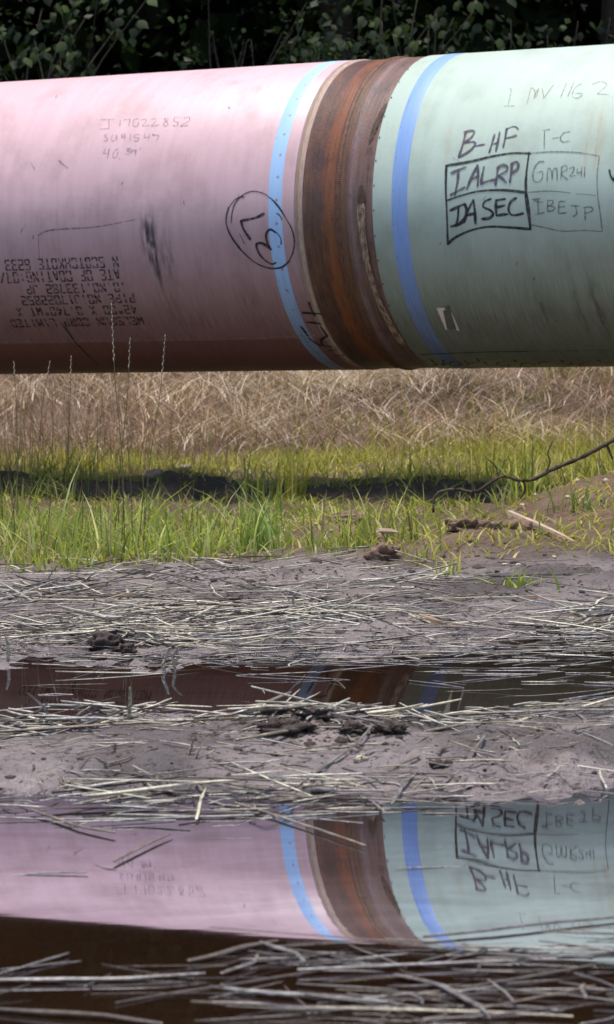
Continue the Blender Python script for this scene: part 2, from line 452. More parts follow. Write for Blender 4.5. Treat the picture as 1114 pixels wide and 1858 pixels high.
tube("weld_bead", [(S_WELD - .010, R - EC - .0005), (S_WELD - .0065, R + .0018), (S_WELD, R + .0036), (S_WELD + .0065, R + .0018), (S_WELD + .010, R - EC - .0005)], mat_weld())
def mat_flat(name, a, b, rough=.6, su=120, sv=60, spec=.4, alpha=None):
    t = NT(name); u, v = t.uv()
    n = t.noise(t.comb(t.math('MULTIPLY', u, su), t.math('MULTIPLY', v, sv)), 1.0, 4, .6)
    c = t.mix(t.maprange(n, .38, .64), a, b)
    if alpha is not None:
        n2 = t.noise(t.comb(t.math('MULTIPLY', u, alpha[2]), t.math('MULTIPLY', v, alpha[3])), 1.0, 4, .6)
        al = t.maprange(n2, .33, .62, alpha[0], alpha[1])
        t.principled(c, rough, None, spec, 0, al)
    else:
        t.principled(c, rough, None, spec)
    return t.m
M_cream = mat_flat("worn_cream_edge", (.46, .36, .24), (.30, .20, .13), .7, 300, 30)
s_cr = on_pipe(545, 420)[0]
tube("worn_edge", [(S_BL - .016, R + .0002), (S_BL - .013, R + .0012), (S_BL - .006, R + .0012), (S_BL - .003, R + .0002)], M_cream)
M_rose_edge = mat_flat("worn_rose_edge", (.33, .22, .20), (.24, .15, .13), .7, 200, 20)  # darker rose ring next to the cream edge
tube("worn_edge", [(S_BL - .030, R + .0002), (S_BL - .027, R + .0007), (S_BL - .0165, R + .0007), (S_BL - .0162, R + .0002)], M_rose_edge)

def band_mat(name, a, b, dots):
    t = NT(name); u, v = t.uv()
    st = t.noise(t.comb(t.math('MULTIPLY', u, 240), t.math('MULTIPLY', v, 7)), 1.0, 5, .6)
    bl = t.noise(t.comb(t.math('MULTIPLY', u, 40), t.math('MULTIPLY', v, 22)), 1.0, 4, .6)
    c = t.mix(t.maprange(st, .4, .7, 0, .75), a, b)
    s0, step, rad, colr = dots[:4]
    q = t.math('SUBTRACT', t.math('FRACT', t.math('DIVIDE', v, step)), .5)
    dv = t.math('MULTIPLY', q, step); du = t.math('SUBTRACT', u, s0)
    r2 = t.math('SQRT', t.math('ADD', t.math('MULTIPLY', du, du), t.math('MULTIPLY', dv, dv)))
    r2 = t.math('ADD', r2, t.math('MULTIPLY', t.math('SUBTRACT', bl, .5), rad * 1.4))
    c = t.mix(t.math('MULTIPLY', t.maprange(r2, rad, rad * .6), .85), c, colr)
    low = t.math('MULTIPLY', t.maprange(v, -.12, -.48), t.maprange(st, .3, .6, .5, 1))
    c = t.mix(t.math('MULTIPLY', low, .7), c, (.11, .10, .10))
    al = t.maprange(bl, .27, .33) if dots[4] else 1.0
    t.principled(c, .5, t.bump(st, .1, .002), .45, 0, al)
    return t.m
def band(px0, px1, py, mat, label):
    a, b = on_pipe(px0, py)[0], on_pipe(px1, py)[0]
    o = tube("painted_band", [(a, R + .0002), (a + .002, R + .0008), (b - .002, R + .0008), (b, R + .0002)], mat)
    tag(o, label); return a, b
a0, b0 = on_pipe(486, 372)[0], on_pipe(511, 372)[0]
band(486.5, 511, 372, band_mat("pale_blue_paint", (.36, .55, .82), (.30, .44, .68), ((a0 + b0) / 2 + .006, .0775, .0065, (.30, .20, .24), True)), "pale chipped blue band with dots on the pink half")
c0, d0 = on_pipe(710.5, 345)[0], on_pipe(739, 345)[0]
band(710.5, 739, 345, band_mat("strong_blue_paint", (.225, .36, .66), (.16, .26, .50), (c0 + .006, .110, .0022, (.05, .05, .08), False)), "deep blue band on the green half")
# edge pin marks along the green coat edge
M_black = mat_flat("black_marker", (.012, .012, .014), (.03, .03, .034), .6, 80, 80, .3, (.55, 1.0, 90, 60))
M_stencil = mat_flat("stencil_ink", (.016, .012, .013), (.03, .024, .026), .7, 80, 80, .3, (.15, 1.0, 110, 45))
M_grey = mat_flat("faded_marker", (.10, .115, .115), (.16, .18, .17), .7, 90, 90, .3, (.25, .85, 140, 90))
M_faint = mat_flat("faint_pencil", (.27, .22, .24), (.34, .28, .30), .7, 90, 90, .3, (.05, .75, 160, 90))
M_scratch = mat_flat("dirt_scratch", (.17, .10, .10), (.26, .16, .17), .8, 60, 60, .3, (.1, .75, 70, 40))
M_purple = mat_flat("violet_marker", (.075, .06, .085), (.13, .11, .15), .7, 90, 90, .3, (.45, 1.0, 110, 60))

def smooth_poly(pts, k=7):
    pts = np.array(pts, float)
    if len(pts) < 3:
        t = np.linspace(0, 1, k)[:, None]
        return pts[0] * (1 - t) + pts[-1] * t
    p = np.vstack([2 * pts[0] - pts[1], pts, 2 * pts[-1] - pts[-2]]); out = []
    for i in range(1, len(p) - 2):
        for t in np.linspace(0, 1, k, endpoint=False):
            a, b, c, d = p[i - 1], p[i], p[i + 1], p[i + 2]
            out.append(.5 * ((2 * b) + (c - a) * t + (2 * a - 5 * b + 4 * c - d) * t * t + (3 * b - a - 3 * c + d) * t ** 3))
    out.append(p[-2]); return np.array(out)
_lay = [0]
class Ink:
    """strokes laid on the pipe's surface, joined into one print"""
    def __init__(self): self.V = []; self.F = []; self.UV = []
    def st(self, q, w, taper=True):
        q = np.asarray(q, float)      # (n,2): s, arc length theta*R
        _lay[0] = (_lay[0] + 1) % 40
        r = R + .0011 + .00002 * _lay[0]
        d = np.gradient(q, axis=0); L = np.hypot(d[:, 0], d[:, 1]) + 1e-9
        nrm = np.stack([-d[:, 1], d[:, 0]], 1) / L[:, None]
        q = q.copy(); q[0] -= d[0] / L[0] * w * .35; q[-1] += d[-1] / L[-1] * w * .35
        ww = np.full(len(q), w / 2)
        if taper:
            ww *= 1 + .22 * np.sin(np.linspace(0, 5, len(q)) + random.random() * 6); ww[0] *= .6; ww[-1] *= .6
        a = q + nrm * ww[:, None]; b = q - nrm * ww[:, None]; n0 = sum(len(v) for v in self.V)
        uv = np.vstack([a, b]); self.V.append(P3(uv[:, 0], uv[:, 1] / R, r)); self.UV.append(uv)
        n = len(q)
        for i in range(n - 1): self.F.append((n0 + i, n0 + i + 1, n0 + n + i + 1, n0 + n + i))
    def px(self, pts, wpx, ox=0, oy=0, k=1.0, sm=True):
        pts = np.array(pts, float) * k + np.array([ox, oy])
        pts = smooth_poly(pts, 6) if sm else np.vstack([smooth_poly(pts[i:i + 2], 5)[(0 if i == 0 else 1):] for i in range(len(pts) - 1)])
        q = np.array([on_pipe(*p) for p in pts]); q[:, 1] *= R
        self.st(q, wpx * k / 517.0)
    def build(self, name, mat, label=None):
        if not self.V: return
        o = pl(link(name, mesh_np(name, np.vstack(self.V), self.F, False, np.vstack(self.UV), None, [mat])))
        if label: o['label'] = label
        return o
Z5 = dict(ox=760, oy=100, k=.31777)
def write(name, mat, label, strokes, w, z, sm=True):
    k = Ink()
    bold = 1.3 if mat in (M_black, M_purple) and name != 'scratch_line' else 1.0
    for s in strokes:
        ww = w; s_ = s
        if isinstance(s[0], (int, float)): ww = s[0]; s_ = s[1:]
        k.px(s_, ww * bold, z.get('ox', 0), z.get('oy', 0), z.get('k', 1.0), sm)
    return k.build(name, mat, label)
write("marker_box", M_black, "black hand-drawn box round IALRP and IASEC", [
    [(157, 632), (154, 760), (160, 900), (163, 1000), (166, 1080)], [(155, 632), (300, 607), (420, 578), (540, 560), (638, 562)],
    [(630, 556), (616, 660), (611, 730), (612, 790)], [14, (612, 790), (624, 880), (632, 940), (638, 992)],
    [(163, 830), (240, 803), (340, 778), (450, 771), (540, 776), (612, 786)], [11, (165, 1078), (210, 1040), (300, 1000), (400, 980), (520, 984), (636, 994)]], 10, Z5)
write("marker_box", M_grey, "thin grey hand-drawn box round GMR24 and IBEJP", [
    [(640, 560), (760, 552), (900, 556), (1000, 570), (1032, 576)], [(1030, 580), (1018, 690), (1022, 800), (1035, 900), (1048, 1008)], [(612, 785), (720, 777), (800, 780), (868, 788)],
    [4, (895, 793), (960, 796), (1010, 802)], [(640, 968), (720, 985), (820, 1005), (950, 1001), (1048, 1008)]], 6, Z5)
write("handwriting", M_black, "black marker letters IASEC", [
    [(180, 888), (225, 866), (262, 850)], [(226, 868), (224, 920), (214, 975)], [(183, 979), (215, 970), (250, 958)],
    [(262, 850), (272, 880), (262, 925), (232, 960)], [(258, 955), (285, 880), (312, 828)], [(312, 828), (320, 890), (324, 962)], [(276, 915), (326, 902)],
    [(412, 822), (378, 836), (368, 866), (408, 886), (424, 908), (404, 930), (362, 936)],
    [(492, 822), (442, 830)], [(442, 828), (440, 870), (444, 916)], [(444, 870), (492, 858)], [(444, 916), (506, 908)],
    [(556, 816), (526, 838), (512, 876), (524, 908), (552, 914), (596, 904)]], 11, Z5)
write("handwriting", M_purple, "dark violet marker letters IALRP", [
    [(185, 674), (230, 655), (268, 640)], [(226, 656), (222, 720), (206, 800)], [11, (182, 800), (215, 782), (262, 756)],
    [(274, 765), (300, 700), (335, 630)], [(335, 630), (340, 690), (336, 748)], [(294, 712), (342, 692)], [(372, 640), (362, 690), (356, 736)], [(356, 736), (390, 722), (432, 712)],
    [(452, 640), (446, 690), (438, 742)], [(448, 646), (480, 628), (505, 640), (498, 664), (450, 692)], [(455, 690), (478, 706), (500, 728)],
    [(532, 620), (528, 670), (520, 726)], [(528, 622), (556, 610), (570, 626), (560, 654), (528, 676)]], 11, Z5)
write("handwriting", M_purple, "violet marker heading B-HF", [
    [(268, 440), (252, 510), (228, 582)], [(260, 442), (300, 432), (318, 440), (300, 470), (262, 500)], [(262, 500), (310, 496), (322, 510), (290, 548), (228, 584)],
    [8, (312, 522), (375, 510)], [(432, 455), (418, 505), (402, 556)], [(462, 440), (452, 495), (440, 548)], [8, (416, 512), (454, 500)],
    [(502, 420), (494, 470), (482, 526)], [6, (496, 430), (530, 410), (556, 412), (568, 426)], [(495, 476), (530, 468), (556, 460)]], 10, Z5)
write("handwriting", M_grey, "faded grey heading T-C", [[(718, 430), (717, 480), (716, 535)], [(710, 430), (748, 424)], [(765, 475), (800, 470)], [(862, 437), (828, 445), (808, 472), (822, 496), (862, 490)]], 6, Z5)
write("handwriting", M_grey, "grey marker letters GMR24", [
    [(716, 608), (684, 612), (658, 650), (652, 700), (670, 726), (702, 710), (706, 666), (676, 672)], [(732, 720), (738, 650), (756, 660), (762, 708)], [(762, 708), (768, 655), (788, 652), (790, 716)],
    [(816, 640), (810, 710)], [(812, 642), (840, 630), (846, 652), (814, 676), (850, 712)], [(860, 648), (884, 640), (882, 664), (862, 690), (896, 688)], [(906, 648), (904, 672), (926, 668)], [(930, 640), (928, 694)], [(948, 640), (946, 692)]], 6.5, Z5)
write("handwriting", M_grey, "grey marker letters IBEJP", [
    [(648, 825), (692, 820)], [(680, 822), (683, 905)], [(665, 911), (715, 900)], [(736, 830), (735, 890)], [(735, 830), (766, 832), (758, 856), (738, 860)], [(738, 860), (776, 870), (764, 888), (735, 892)],
    [(800, 838), (798, 905)], [(800, 838), (836, 835)], [(800, 868), (832, 865)], [(798, 905), (842, 900)], [(868, 860), (916, 862)], [(895, 862), (902, 905), (882, 922)], [(948, 870), (951, 942)], [(940, 872), (982, 868), (992, 888), (950, 906)]], 7.5, Z5)
write("handwriting", M_faint, "faint brown pencil IML1162", [
    [(512, 195), (536, 192)], [(530, 195), (510, 290)], [(488, 292), (546, 290)], [(618, 280), (642, 192), (662, 205), (664, 245)], [(655, 250), (684, 190), (672, 240)], [(704, 188), (714, 246)], [(714, 246), (772, 166)],
    [(808, 245), (842, 162)], [(850, 240), (888, 148)], [(932, 162), (890, 190), (878, 235), (908, 246), (934, 222), (896, 218)], [(990, 168), (1040, 152), (1072, 172), (1020, 222)], [(1020, 222), (1084, 226)]], 6, Z5)
write("handwriting", M_black, "black marker letter cut by the edge of the view", [[(1088, 656), (1096, 690), (1112, 715)], [(1112, 715), (1135, 650)]], 9, Z5)
Z4 = dict(ox=400, oy=330, k=.14363)
write("handwriting", M_black, "black circled number 37 lying on its side", [
    [13, (300, 193), (255, 190), (180, 232), (105, 325)], [19, (105, 325), (74, 450), (85, 570), (150, 710), (260, 860)], [16, (260, 860), (400, 990), (520, 1058), (650, 1092), (780, 1075), (870, 1000)],
    [13, (870, 1000), (920, 880), (935, 740), (900, 590), (830, 460)], [16, (830, 460), (740, 320), (650, 218)], [11, (650, 218), (550, 150), (430, 120), (330, 142), (240, 205), (178, 290), (147, 400), (138, 518)],
    [27, (550, 405), (470, 445), (400, 466), (265, 492)], [28, (262, 492), (285, 580), (330, 655), (378, 725)],
    [13, (768, 790), (765, 720), (715, 645), (640, 604)], [22, (700, 640), (640, 602), (592, 630), (578, 700), (600, 780), (640, 856)], [26, (640, 852), (590, 808), (520, 775), (458, 778)], [20, (458, 778), (462, 830), (500, 920), (580, 1000), (650, 1036), (702, 1020)],
    [13, (715, 400), (752, 425), (778, 478)]], 18, Z4)
Z8 = dict(ox=160, oy=180, k=.19749)
write("handwriting", M_faint, "faint grey pencil J17022852", [
    [(115, 190), (240, 185)], [(192, 195), (192, 268)], [(115, 275), (190, 270)], [(298, 190), (290, 250)], [(330, 190), (388, 184)], [(388, 184), (374, 246)], [(458, 180), (420, 190), (414, 240), (448, 250), (466, 216)], [(490, 190), (530, 184), (528, 212), (500, 246), (562, 240)],
    [(580, 186), (620, 180), (616, 210), (585, 246), (652, 236)], [(740, 176), (702, 180), (726, 212), (734, 236), (702, 246), (696, 222), (742, 186)], [(842, 164), (796, 170), (790, 200), (826, 214), (816, 246), (780, 240)], [(880, 176), (930, 165), (924, 202), (850, 246), (916, 241)]], 10, Z8)
write("handwriting", M_faint, "grey pencil SU91547 and 40.39'", [
    [(176, 320), (150, 336), (178, 360), (170, 382), (138, 376)], [(226, 325), (214, 374), (242, 380), (262, 330)], [(262, 330), (268, 382)], [(342, 320), (310, 330), (316, 352), (342, 336)], [(342, 330), (335, 382)], [(392, 320), (385, 376)],
    [(472, 325), (430, 326), (425, 350), (466, 360), (456, 386), (424, 380)], [(522, 320), (516, 352)], [(516, 352), (556, 350)], [(564, 318), (556, 378)], [(590, 325), (652, 332)], [(652, 332), (630, 382)],
    [13, (162, 448), (140, 494)], [13, (140, 494), (186, 502)], [13, (194, 455), (180, 540)], [(276, 455), (238, 480), (230, 534), (260, 530), (278, 480)], [(285, 543), (291, 551)], [12, (350, 455), (388, 454), (360, 474), (388, 486), (376, 506), (345, 500)],
    [13, (440, 470), (402, 470), (396, 495), (432, 486)], [13, (442, 466), (435, 516)], [12, (482, 445), (474, 460)]], 10, Z8)
Z3 = dict(ox=0, oy=380, k=.35907)
write("scratch_line", M_scratch, "grey scratch line along the pink coat", [[(192, 132), (240, 108), (330, 98), (450, 92), (560, 76), (690, 50)], [4, (195, 135), (196, 180), (200, 250)]], 7, Z3)
write("scratch_line", M_black, "dark slanting gouge low on the pink coat", [[5, (310, 570), (330, 600)], [(328, 595), (350, 625), (380, 668), (420, 710), (456, 746)], [4, (456, 746), (500, 790)]], 9, Z3)
write("scratch_line", mat_flat("pale_chalk", (.42, .30, .29), (.30, .2, .19), .8, 60, 60, .3, (.3, .8, 40, 40)), "pale long line low on the pink coat", [[(-40, 666), (200, 664), (500, 661), (800, 657), (1114, 652), (1500, 638), (1600, 636)]], 6, Z3)
Z6 = dict(ox=520, oy=400, k=.2693)
write("handwriting", M_black, "black marker scrawl low beside the rusty joint", [[(150, 550), (165, 590), (190, 640)], [(108, 620), (170, 624), (236, 628)], [(140, 684), (185, 688), (230, 696)], [(102, 716), (122, 745), (146, 776)], [(150, 790), (195, 825), (236, 842)], [(230, 715), (276, 775)], [(276, 775), (236, 800), (246, 836), (300, 850)], [8, (280, 875), (340, 870)], [8, (320, 912), (390, 905)]], 13, Z6)
Z7 = dict(ox=780, oy=540, k=.29982)
write("scratch_line", M_black, "straight black line low on the green coat", [[(-55, 343), (0, 340), (300, 328), (600, 322)]], 9, Z7)
write("scratch_line", M_scratch, "fading end of the straight line low on the green coat", [[(600, 322), (900, 318), (1250, 313)]], 8, Z7)
write("handwriting", M_stencil, "black marker scrawl along the underside of the green half", [
    [(0, 368), (20, 385), (42, 410)], [(10, 412), (50, 396)], [(66, 374), (92, 380)], [(84, 380), (74, 408), (100, 396)], [(125, 388), (120, 404), (150, 412), (186, 402), (180, 390), (150, 384), (125, 388)], [(204, 376), (236, 408)], [(222, 398), (300, 386)], [14, (286, 366), (294, 382)],
    [(320, 384), (350, 408)], [(350, 408), (400, 410)], [(478, 390), (420, 388), (408, 404), (466, 410), (480, 402)], [14, (510, 376), (526, 388)], [(560, 396), (552, 408), (600, 412), (636, 404), (600, 394), (560, 396)], [(710, 388), (668, 390), (664, 406), (740, 412)],
    [13, (790, 376), (812, 388)], [(850, 388), (858, 400), (826, 412)], [(970, 386), (920, 394), (905, 406), (980, 404)], [13, (1016, 374), (1036, 390)], [(1050, 396), (1100, 386)], [(1110, 400), (1160, 390)]], 10, Z7)
for i, (pts) in enumerate([[(890, 20), (915, 90), (965, 195)], [(1000, 20), (1040, 130), (1095, 240)], [(670, 30), (690, 90), (720, 150)]]):
    write("scratch_line", M_scratch, "dark run mark low on the green coat", [pts], 9, Z7)
rs = random.Random(9)
for nm, lbl, x0, x1, nn in (("scuff_mark", "small scuffs and scratches on the pink coat", 10, 470, 11), ("scuff_mark", "small scuffs and scratches on the green coat", 770, 1110, 8)):
    k = Ink()
    for i in range(nn):
        x, y = rs.uniform(x0, x1), rs.uniform(170, 600); a = rs.gauss(1.4, .5); l = rs.uniform(4, 26)
        k.px([(x, y), (x + l * .5 * math.cos(a) + rs.uniform(-1, 1), y + l * .5 * math.sin(a)), (x + l * math.cos(a), y + l * math.sin(a))], rs.uniform(1.0, 2.6))
    k.build(nm, M_scratch, lbl)['kind'] = 'stuff'
# pin marks by the green edge
k = Ink()
for py in range(130, 640, 28):
    # constant s just inside the green coat, spaced round the pipe
    pass
for th in np.arange(-.95, 1.25, .155):
    q = np.array([[S_GR + .006, th * R], [S_GR + .006, th * R + .005]]); k.st(smooth_poly(q, 4), .004)
k.build("pin_mark", M_black, "row of small black marks on the green coat edge")['kind'] = 'stuff'
# stencil lettering: own stroke alphabet on a 4 x 6 grid, gaps where the stencil bridges are
G = {'A': "00-15 15-25 25-40 12-32", 'C': "41-40 30-10 00-02 04-06 16-36 45-46", 'D': "00-02 04-06 06-26 36-44 42-30 20-00", 'E': "40-10 00-02 04-06 16-46 13-33", 'F': "00-02 04-06 16-46 13-33", 'G': "45-36 16-06 04-02 00-10 30-40 41-43 43-33",
     'H': "00-02 04-06 40-42 44-46 13-33", 'I': "20-22 24-26", 'J': "01-10 20-30 41-46", 'K': "00-02 04-06 13-46 23-40", 'L': "06-04 02-00 10-40", 'M': "00-06 15-23 23-35 46-40", 'N': "00-02 04-06 15-31 40-42 44-46", 'O': "00-02 04-06 16-36 46-44 42-40 30-10",
     'P': "00-02 04-06 16-36 46-44 43-13", 'R': "00-02 04-06 16-36 46-44 43-13 22-40", 'S': "46-16 06-04 13-33 42-40 30-00", 'T': "06-16 26-46 20-22 23-25", 'U': "06-04 02-00 10-30 40-42 44-46", 'W': "06-00 11-23 23-31 40-46", 'X': "00-22 24-46 06-24 32-40",
     '0': "00-02 04-06 16-36 46-44 42-40 30-10", '1': "20-22 23-26 26-15", '2': "06-36 46-43 33-13 03-00 10-40", '3': "06-36 46-44 42-40 30-00 13-33", '4': "30-32 34-36 36-02 02-42", '5': "46-16 06-04 03-33 42-40 30-00", '6': "46-16 06-04 02-00 10-30 40-43 33-13", '7': "06-46 45-32 30-31", '8': "00-02 04-06 16-36 46-44 42-40 30-10 13-33",
     '.': "20-21", ':': "21-22 24-25", "'": "26-24", '"': "16-14 36-34", '/': "00-46"}
def stencil(text, px, py_top, py_bot, label):
    """text runs towards falling s and stands on its head"""
    s0, t0 = on_pipe(px, py_top); s1, t1 = on_pipe(px, py_bot)
    base, hh = t0 * R, (t0 - t1) * R       # baseline is the upper edge in the photograph
    pitch = .0273; cw = .0168; k = Ink(); s = s0
    for ch in text:
        for stx in G.get(ch, "").split():
            a, b = stx.split('-')
            q = [(s - int(c[0]) / 4 * cw, base - int(c[1]) / 6 * hh) for c in (a, b)]
            k.st(smooth_poly(q, 4), .0056, False)
        s -= pitch
    k.build("stencil_lettering", M_stencil, label)
stencil("N SCOTCHKOTE 6233", 212, 466, 484, "black upside-down stencil line N SCOTCHKOTE 6233")
stencil("ATE OF COATING:07/", 214, 489, 507, "black upside-down stencil line ATE OF COATING")
stencil(".O.NO.133782 JP", 226, 513, 528, "black upside-down stencil line O.NO.133782 JP")
stencil("PIPE NO.J17022852", 241, 533, 548, "black upside-down stencil line PIPE NO.J17022852")
stencil("42\"00 X 0.740\"WT X", 244, 554, 568, "black upside-down stencil line 42 inch by 0.740 wall")
stencil("WELSPUN CORP LIMITED", 256, 575, 588, "black upside-down stencil line naming the maker")
# torn sticker
def patch(name, quad, mat, r, parent_off=True, n=6):
    q = [np.array([Z7['ox'] + a * Z7['k'], Z7['oy'] + b * Z7['k']]) for a, b in quad]
    V = []; UV = []
    for j in range(n + 1):
        for i in range(3):
            p = (q[0] * (1 - i / 2) + q[1] * i / 2) * (1 - j / n) + (q[3] * (1 - i / 2) + q[2] * i / 2) * j / n
            s, th = on_pipe(*p); V.append(P3(s, th, r)); UV.append((s, th * R))
    F = [(j * 3 + i, j * 3 + i + 1, j * 3 + i + 4, j * 3 + i + 3) for j in range(n) for i in range(2)]
    return pl(link(name, mesh_np(name, np.array(V), F, False, UV, None, [mat])))
M_paper = mat_flat("cream_paper", (.80, .70, .60), (.70, .58, .50), .8)
M_print = mat_flat("smudged_print", (.05, .05, .045), (.22, .20, .16), .8, 260, 200)
tag(patch("sticker", [(40, 60), (90, 61), (110, 192), (96, 194)], M_paper, R + .0012), "cream left strip of a torn sticker")
tag(patch("sticker", [(122, 88), (134, 90), (180, 199), (160, 196)], M_paper, R + .0012), "cream right strip of a torn sticker")
tag(patch("sticker", [(80, 74), (126, 78), (162, 190), (104, 188)], M_print, R + .0020), "dark printed middle of a torn sticker")
tag(patch("sticker", [(95, 50), (118, 44), (122, 74), (98, 72)], M_print, R + .0016), "dark torn top corner of a sticker")
# pale scuffed tape strip on the steel
M_tape = mat_flat("scuffed_residue", (.40, .29, .20), (.16, .09, .055), .75, 160, 35, .4, (.0, 1.6, 90, 30))
k = Ink()
pts = [(656, 372), (656, 400), (660, 440), (667, 480), (678, 520), (694, 560), (712, 595), (730, 622)]
k.px(pts, 13); k.build("tape_residue", M_tape, "pale worn strip of residue on the rusty joint")
k = Ink(); k.px([(655, 340), (656, 374)], 12); k.px([(700, 190), (683, 225), (672, 255)], 9); k.build("tape_residue", mat_flat("dark_residue", (.05, .03, .02), (.09, .055, .035), .7, 160, 30, .4, (.2, 1.2, 80, 30)), "dark patch of residue on the rusty joint")

# ------------------------------------------------------------------ forest behind
def mat_leaf(name, a, b, c, trans=.35, rough=.45, use_col=False):
    t = NT(name)
    if use_col: col = t.attr()
    else:
        rnd = t.objrand(); col = t.ramp(rnd, [(0, a), (.55, b), (1, c)])
    n = t.noise(t.pos(), 40, 3, .6)
    col = t.mix(t.maprange(n, .35, .7, 0, .35), col, t.mix(1.0, col, (.5, .55, .45), 'MULTIPLY'))
    p = t.principled(col, rough, None, .22, out=False)
    tl = t.n("BsdfTranslucent"); t.set(tl.inputs[0], t.mix(1.0, col, (1.3, 1.35, .55), 'MULTIPLY'))
    mx = t.n("MixShader"); mx.inputs[0].default_value = trans
    t.t.links.new(p, mx.inputs[1]); t.t.links.new(tl.outputs[0], mx.inputs[2]); t.surf(mx.outputs[0])
    return t.m
def mat_bark(name, a, b, sc=30):
    t = NT(name); P = t.pos(); n = t.noise(P, sc, 5, .65); n2 = t.noise(P, sc * 5, 3, .6)
    t.principled(t.mix(t.maprange(n, .35, .65), a, b), .85, t.bump(t.math('ADD', n, t.math('MULTIPLY', n2, .4)), .7, .012), .25)
    return t.m
M_leaf = mat_leaf("shrub_leaf", (.008, .015, .006), (.017, .031, .010), (.062, .088, .026), .3, .65)
M_leafcol = mat_leaf("canopy_leaf", None, None, None, .25, .5, True)
M_bark = mat_bark("dark_bark", (.022, .017, .013), (.05, .04, .03))

def tube_path(pts, rad, sides=7, V=None, F=None):
    """tapered tube along points; returns arrays appended to V, F lists"""
    pts = np.asarray(pts, float); rad = np.broadcast_to(rad, (len(pts),)).astype(float)
    base = len(V)
    d = np.gradient(pts, axis=0); d /= np.linalg.norm(d, axis=1)[:, None] + 1e-9
    up = np.array([0.0, 0, 1]) if abs(d[0][2]) < .9 else np.array([1.0, 0, 0])
    for i in range(len(pts)):
        a = np.cross(d[i], up); a /= np.linalg.norm(a) + 1e-9; b = np.cross(a, d[i])
        for k in range(sides):
            an = 2 * math.pi * k / sides
            V.append(pts[i] + rad[i] * (math.cos(an) * a + math.sin(an) * b))
    for i in range(len(pts) - 1):
        for k in range(sides):
            k2 = (k + 1) % sides
            F.append((base + i * sides + k, base + i * sides + k2, base + (i + 1) * sides + k2, base + (i + 1) * sides + k))
    F.append(tuple(base + k for k in range(sides))[::-1]); F.append(tuple(base + (len(pts) - 1) * sides + k for k in range(sides)))

def leaf_cloud(C, size, colr, rng, droop=.5):
    """C (n,3) leaf centres -> kite shaped leaves of two folded quads"""
    n = len(C)
    az = rng.uniform(0, 2 * math.pi, n); ti = rng.normal(droop, .55, n); sz = size * rng.uniform(.6, 1.3, n)
    a = np.stack([np.cos(az) * np.cos(ti), np.sin(az) * np.cos(ti), -np.sin(ti)], 1)
    b = np.stack([-np.sin(az), np.cos(az), np.zeros(n)], 1); ro = rng.normal(0, .6, n)
    c = np.cross(a, b); b = b * np.cos(ro)[:, None] + c * np.sin(ro)[:, None]; c = np.cross(a, b)
    s = sz[:, None]
    V = np.stack([C, C + a * s * .45 + b * s * .36 - c * s * .10, C + a * s, C + a * s * .45 - b * s * .36 - c * s * .10], 1).reshape(-1, 3)
    i = np.arange(n)[:, None] * 4
    F = np.concatenate([i + np.array([[0, 1, 2]]), i + np.array([[0, 2, 3]])])
    col = np.repeat(colr * rng.uniform(.55, 1.35, (n, 1)) * (1 + rng.normal(0, .08, (n, 3))), 4, 0)
    return V, F, np.clip(col, 0, 1)

def crown_points(n, cx, cz, rx, rz, rng, nclump):
    th = rng.uniform(0, 2 * math.pi, nclump); ph = rng.uniform(-1, 1, nclump); rr = rng.uniform(.25, 1, nclump) ** .5
    cc = np.stack([cx + rx * rr * np.cos(th) * np.sqrt(1 - ph ** 2 * .8), rx * rr * np.sin(th) * np.sqrt(1 - ph ** 2 * .8), cz + rz * rr * ph], 1)
    k = rng.integers(0, nclump, n)
    return cc[k] + rng.normal(0, 1, (n, 3)) * np.array([.62, .62, .34])
def make_tree_meshes(seed, h):
    rng = np.random.default_rng(seed)
    V, F = [], []
    zz = np.linspace(0, h * .9, 9)
    tr = np.stack([.12 * np.sin(zz * .6 + seed), .10 * np.cos(zz * .5 + seed), zz], 1)
    tube_path(tr, np.linspace(.19, .04, 9), 9, V, F)
    for k in range(11):
        z0 = h * rng.uniform(.33, .8); az = rng.uniform(0, 6.28); L = rng.uniform(1.2, 2.8)
        p0 = np.array([np.interp(z0, zz, tr[:, 0]), np.interp(z0, zz, tr[:, 1]), z0]); d = np.array([math.cos(az), math.sin(az), .45])
        tube_path([p0, p0 + d * L * .4, p0 + d * L * .75 + [0, 0, .1], p0 + d * L], [.06, .045, .03, .012], 6, V, F)
    trunk = mesh_np("trunk", np.array(V), F, True, None, None, [M_bark])
    P = crown_points(11000, 0, h * .68, 2.9, h * .34, rng, 120)
    a, f, c = leaf_cloud(P, .20, np.array([.036, .058, .022]), rng)
    return trunk, mesh_np("crown", a, f, False, None, c, [M_leafcol])
TREES = [make_tree_meshes(3, 11.5), make_tree_meshes(5, 13.5)]
tr_spots = [(-6.5, 27.6), (-3.6, 28.3), (-2.8, 27.4), (2.9, 28.2), (4.6, 27.4), (6.8, 27.9), (-8.6, 30), (-5.2, 31), (-3.0, 30.4), (.3, 32.0), (3.2, 30.6), (5.6, 31.2), (8.8, 30.2), (-9.8, 26.4), (9.9, 25.9)]
for i, (x, y) in enumerate(tr_spots):
    z = float(terrain(x, y)) - .08
    e = empty("broadleaf_tree", (x, y, z), "tall broadleaf tree in the dark forest behind the pipe", "tree", "forest trees behind the pipe")
    e.rotation_euler = (0, 0, random.uniform(0, 6.28)); q = random.uniform(.9, 1.12); e.scale = (q, q, q)
    T = TREES[i % 2]
    link("trunk", T[0], e); link("crown", T[1], e)
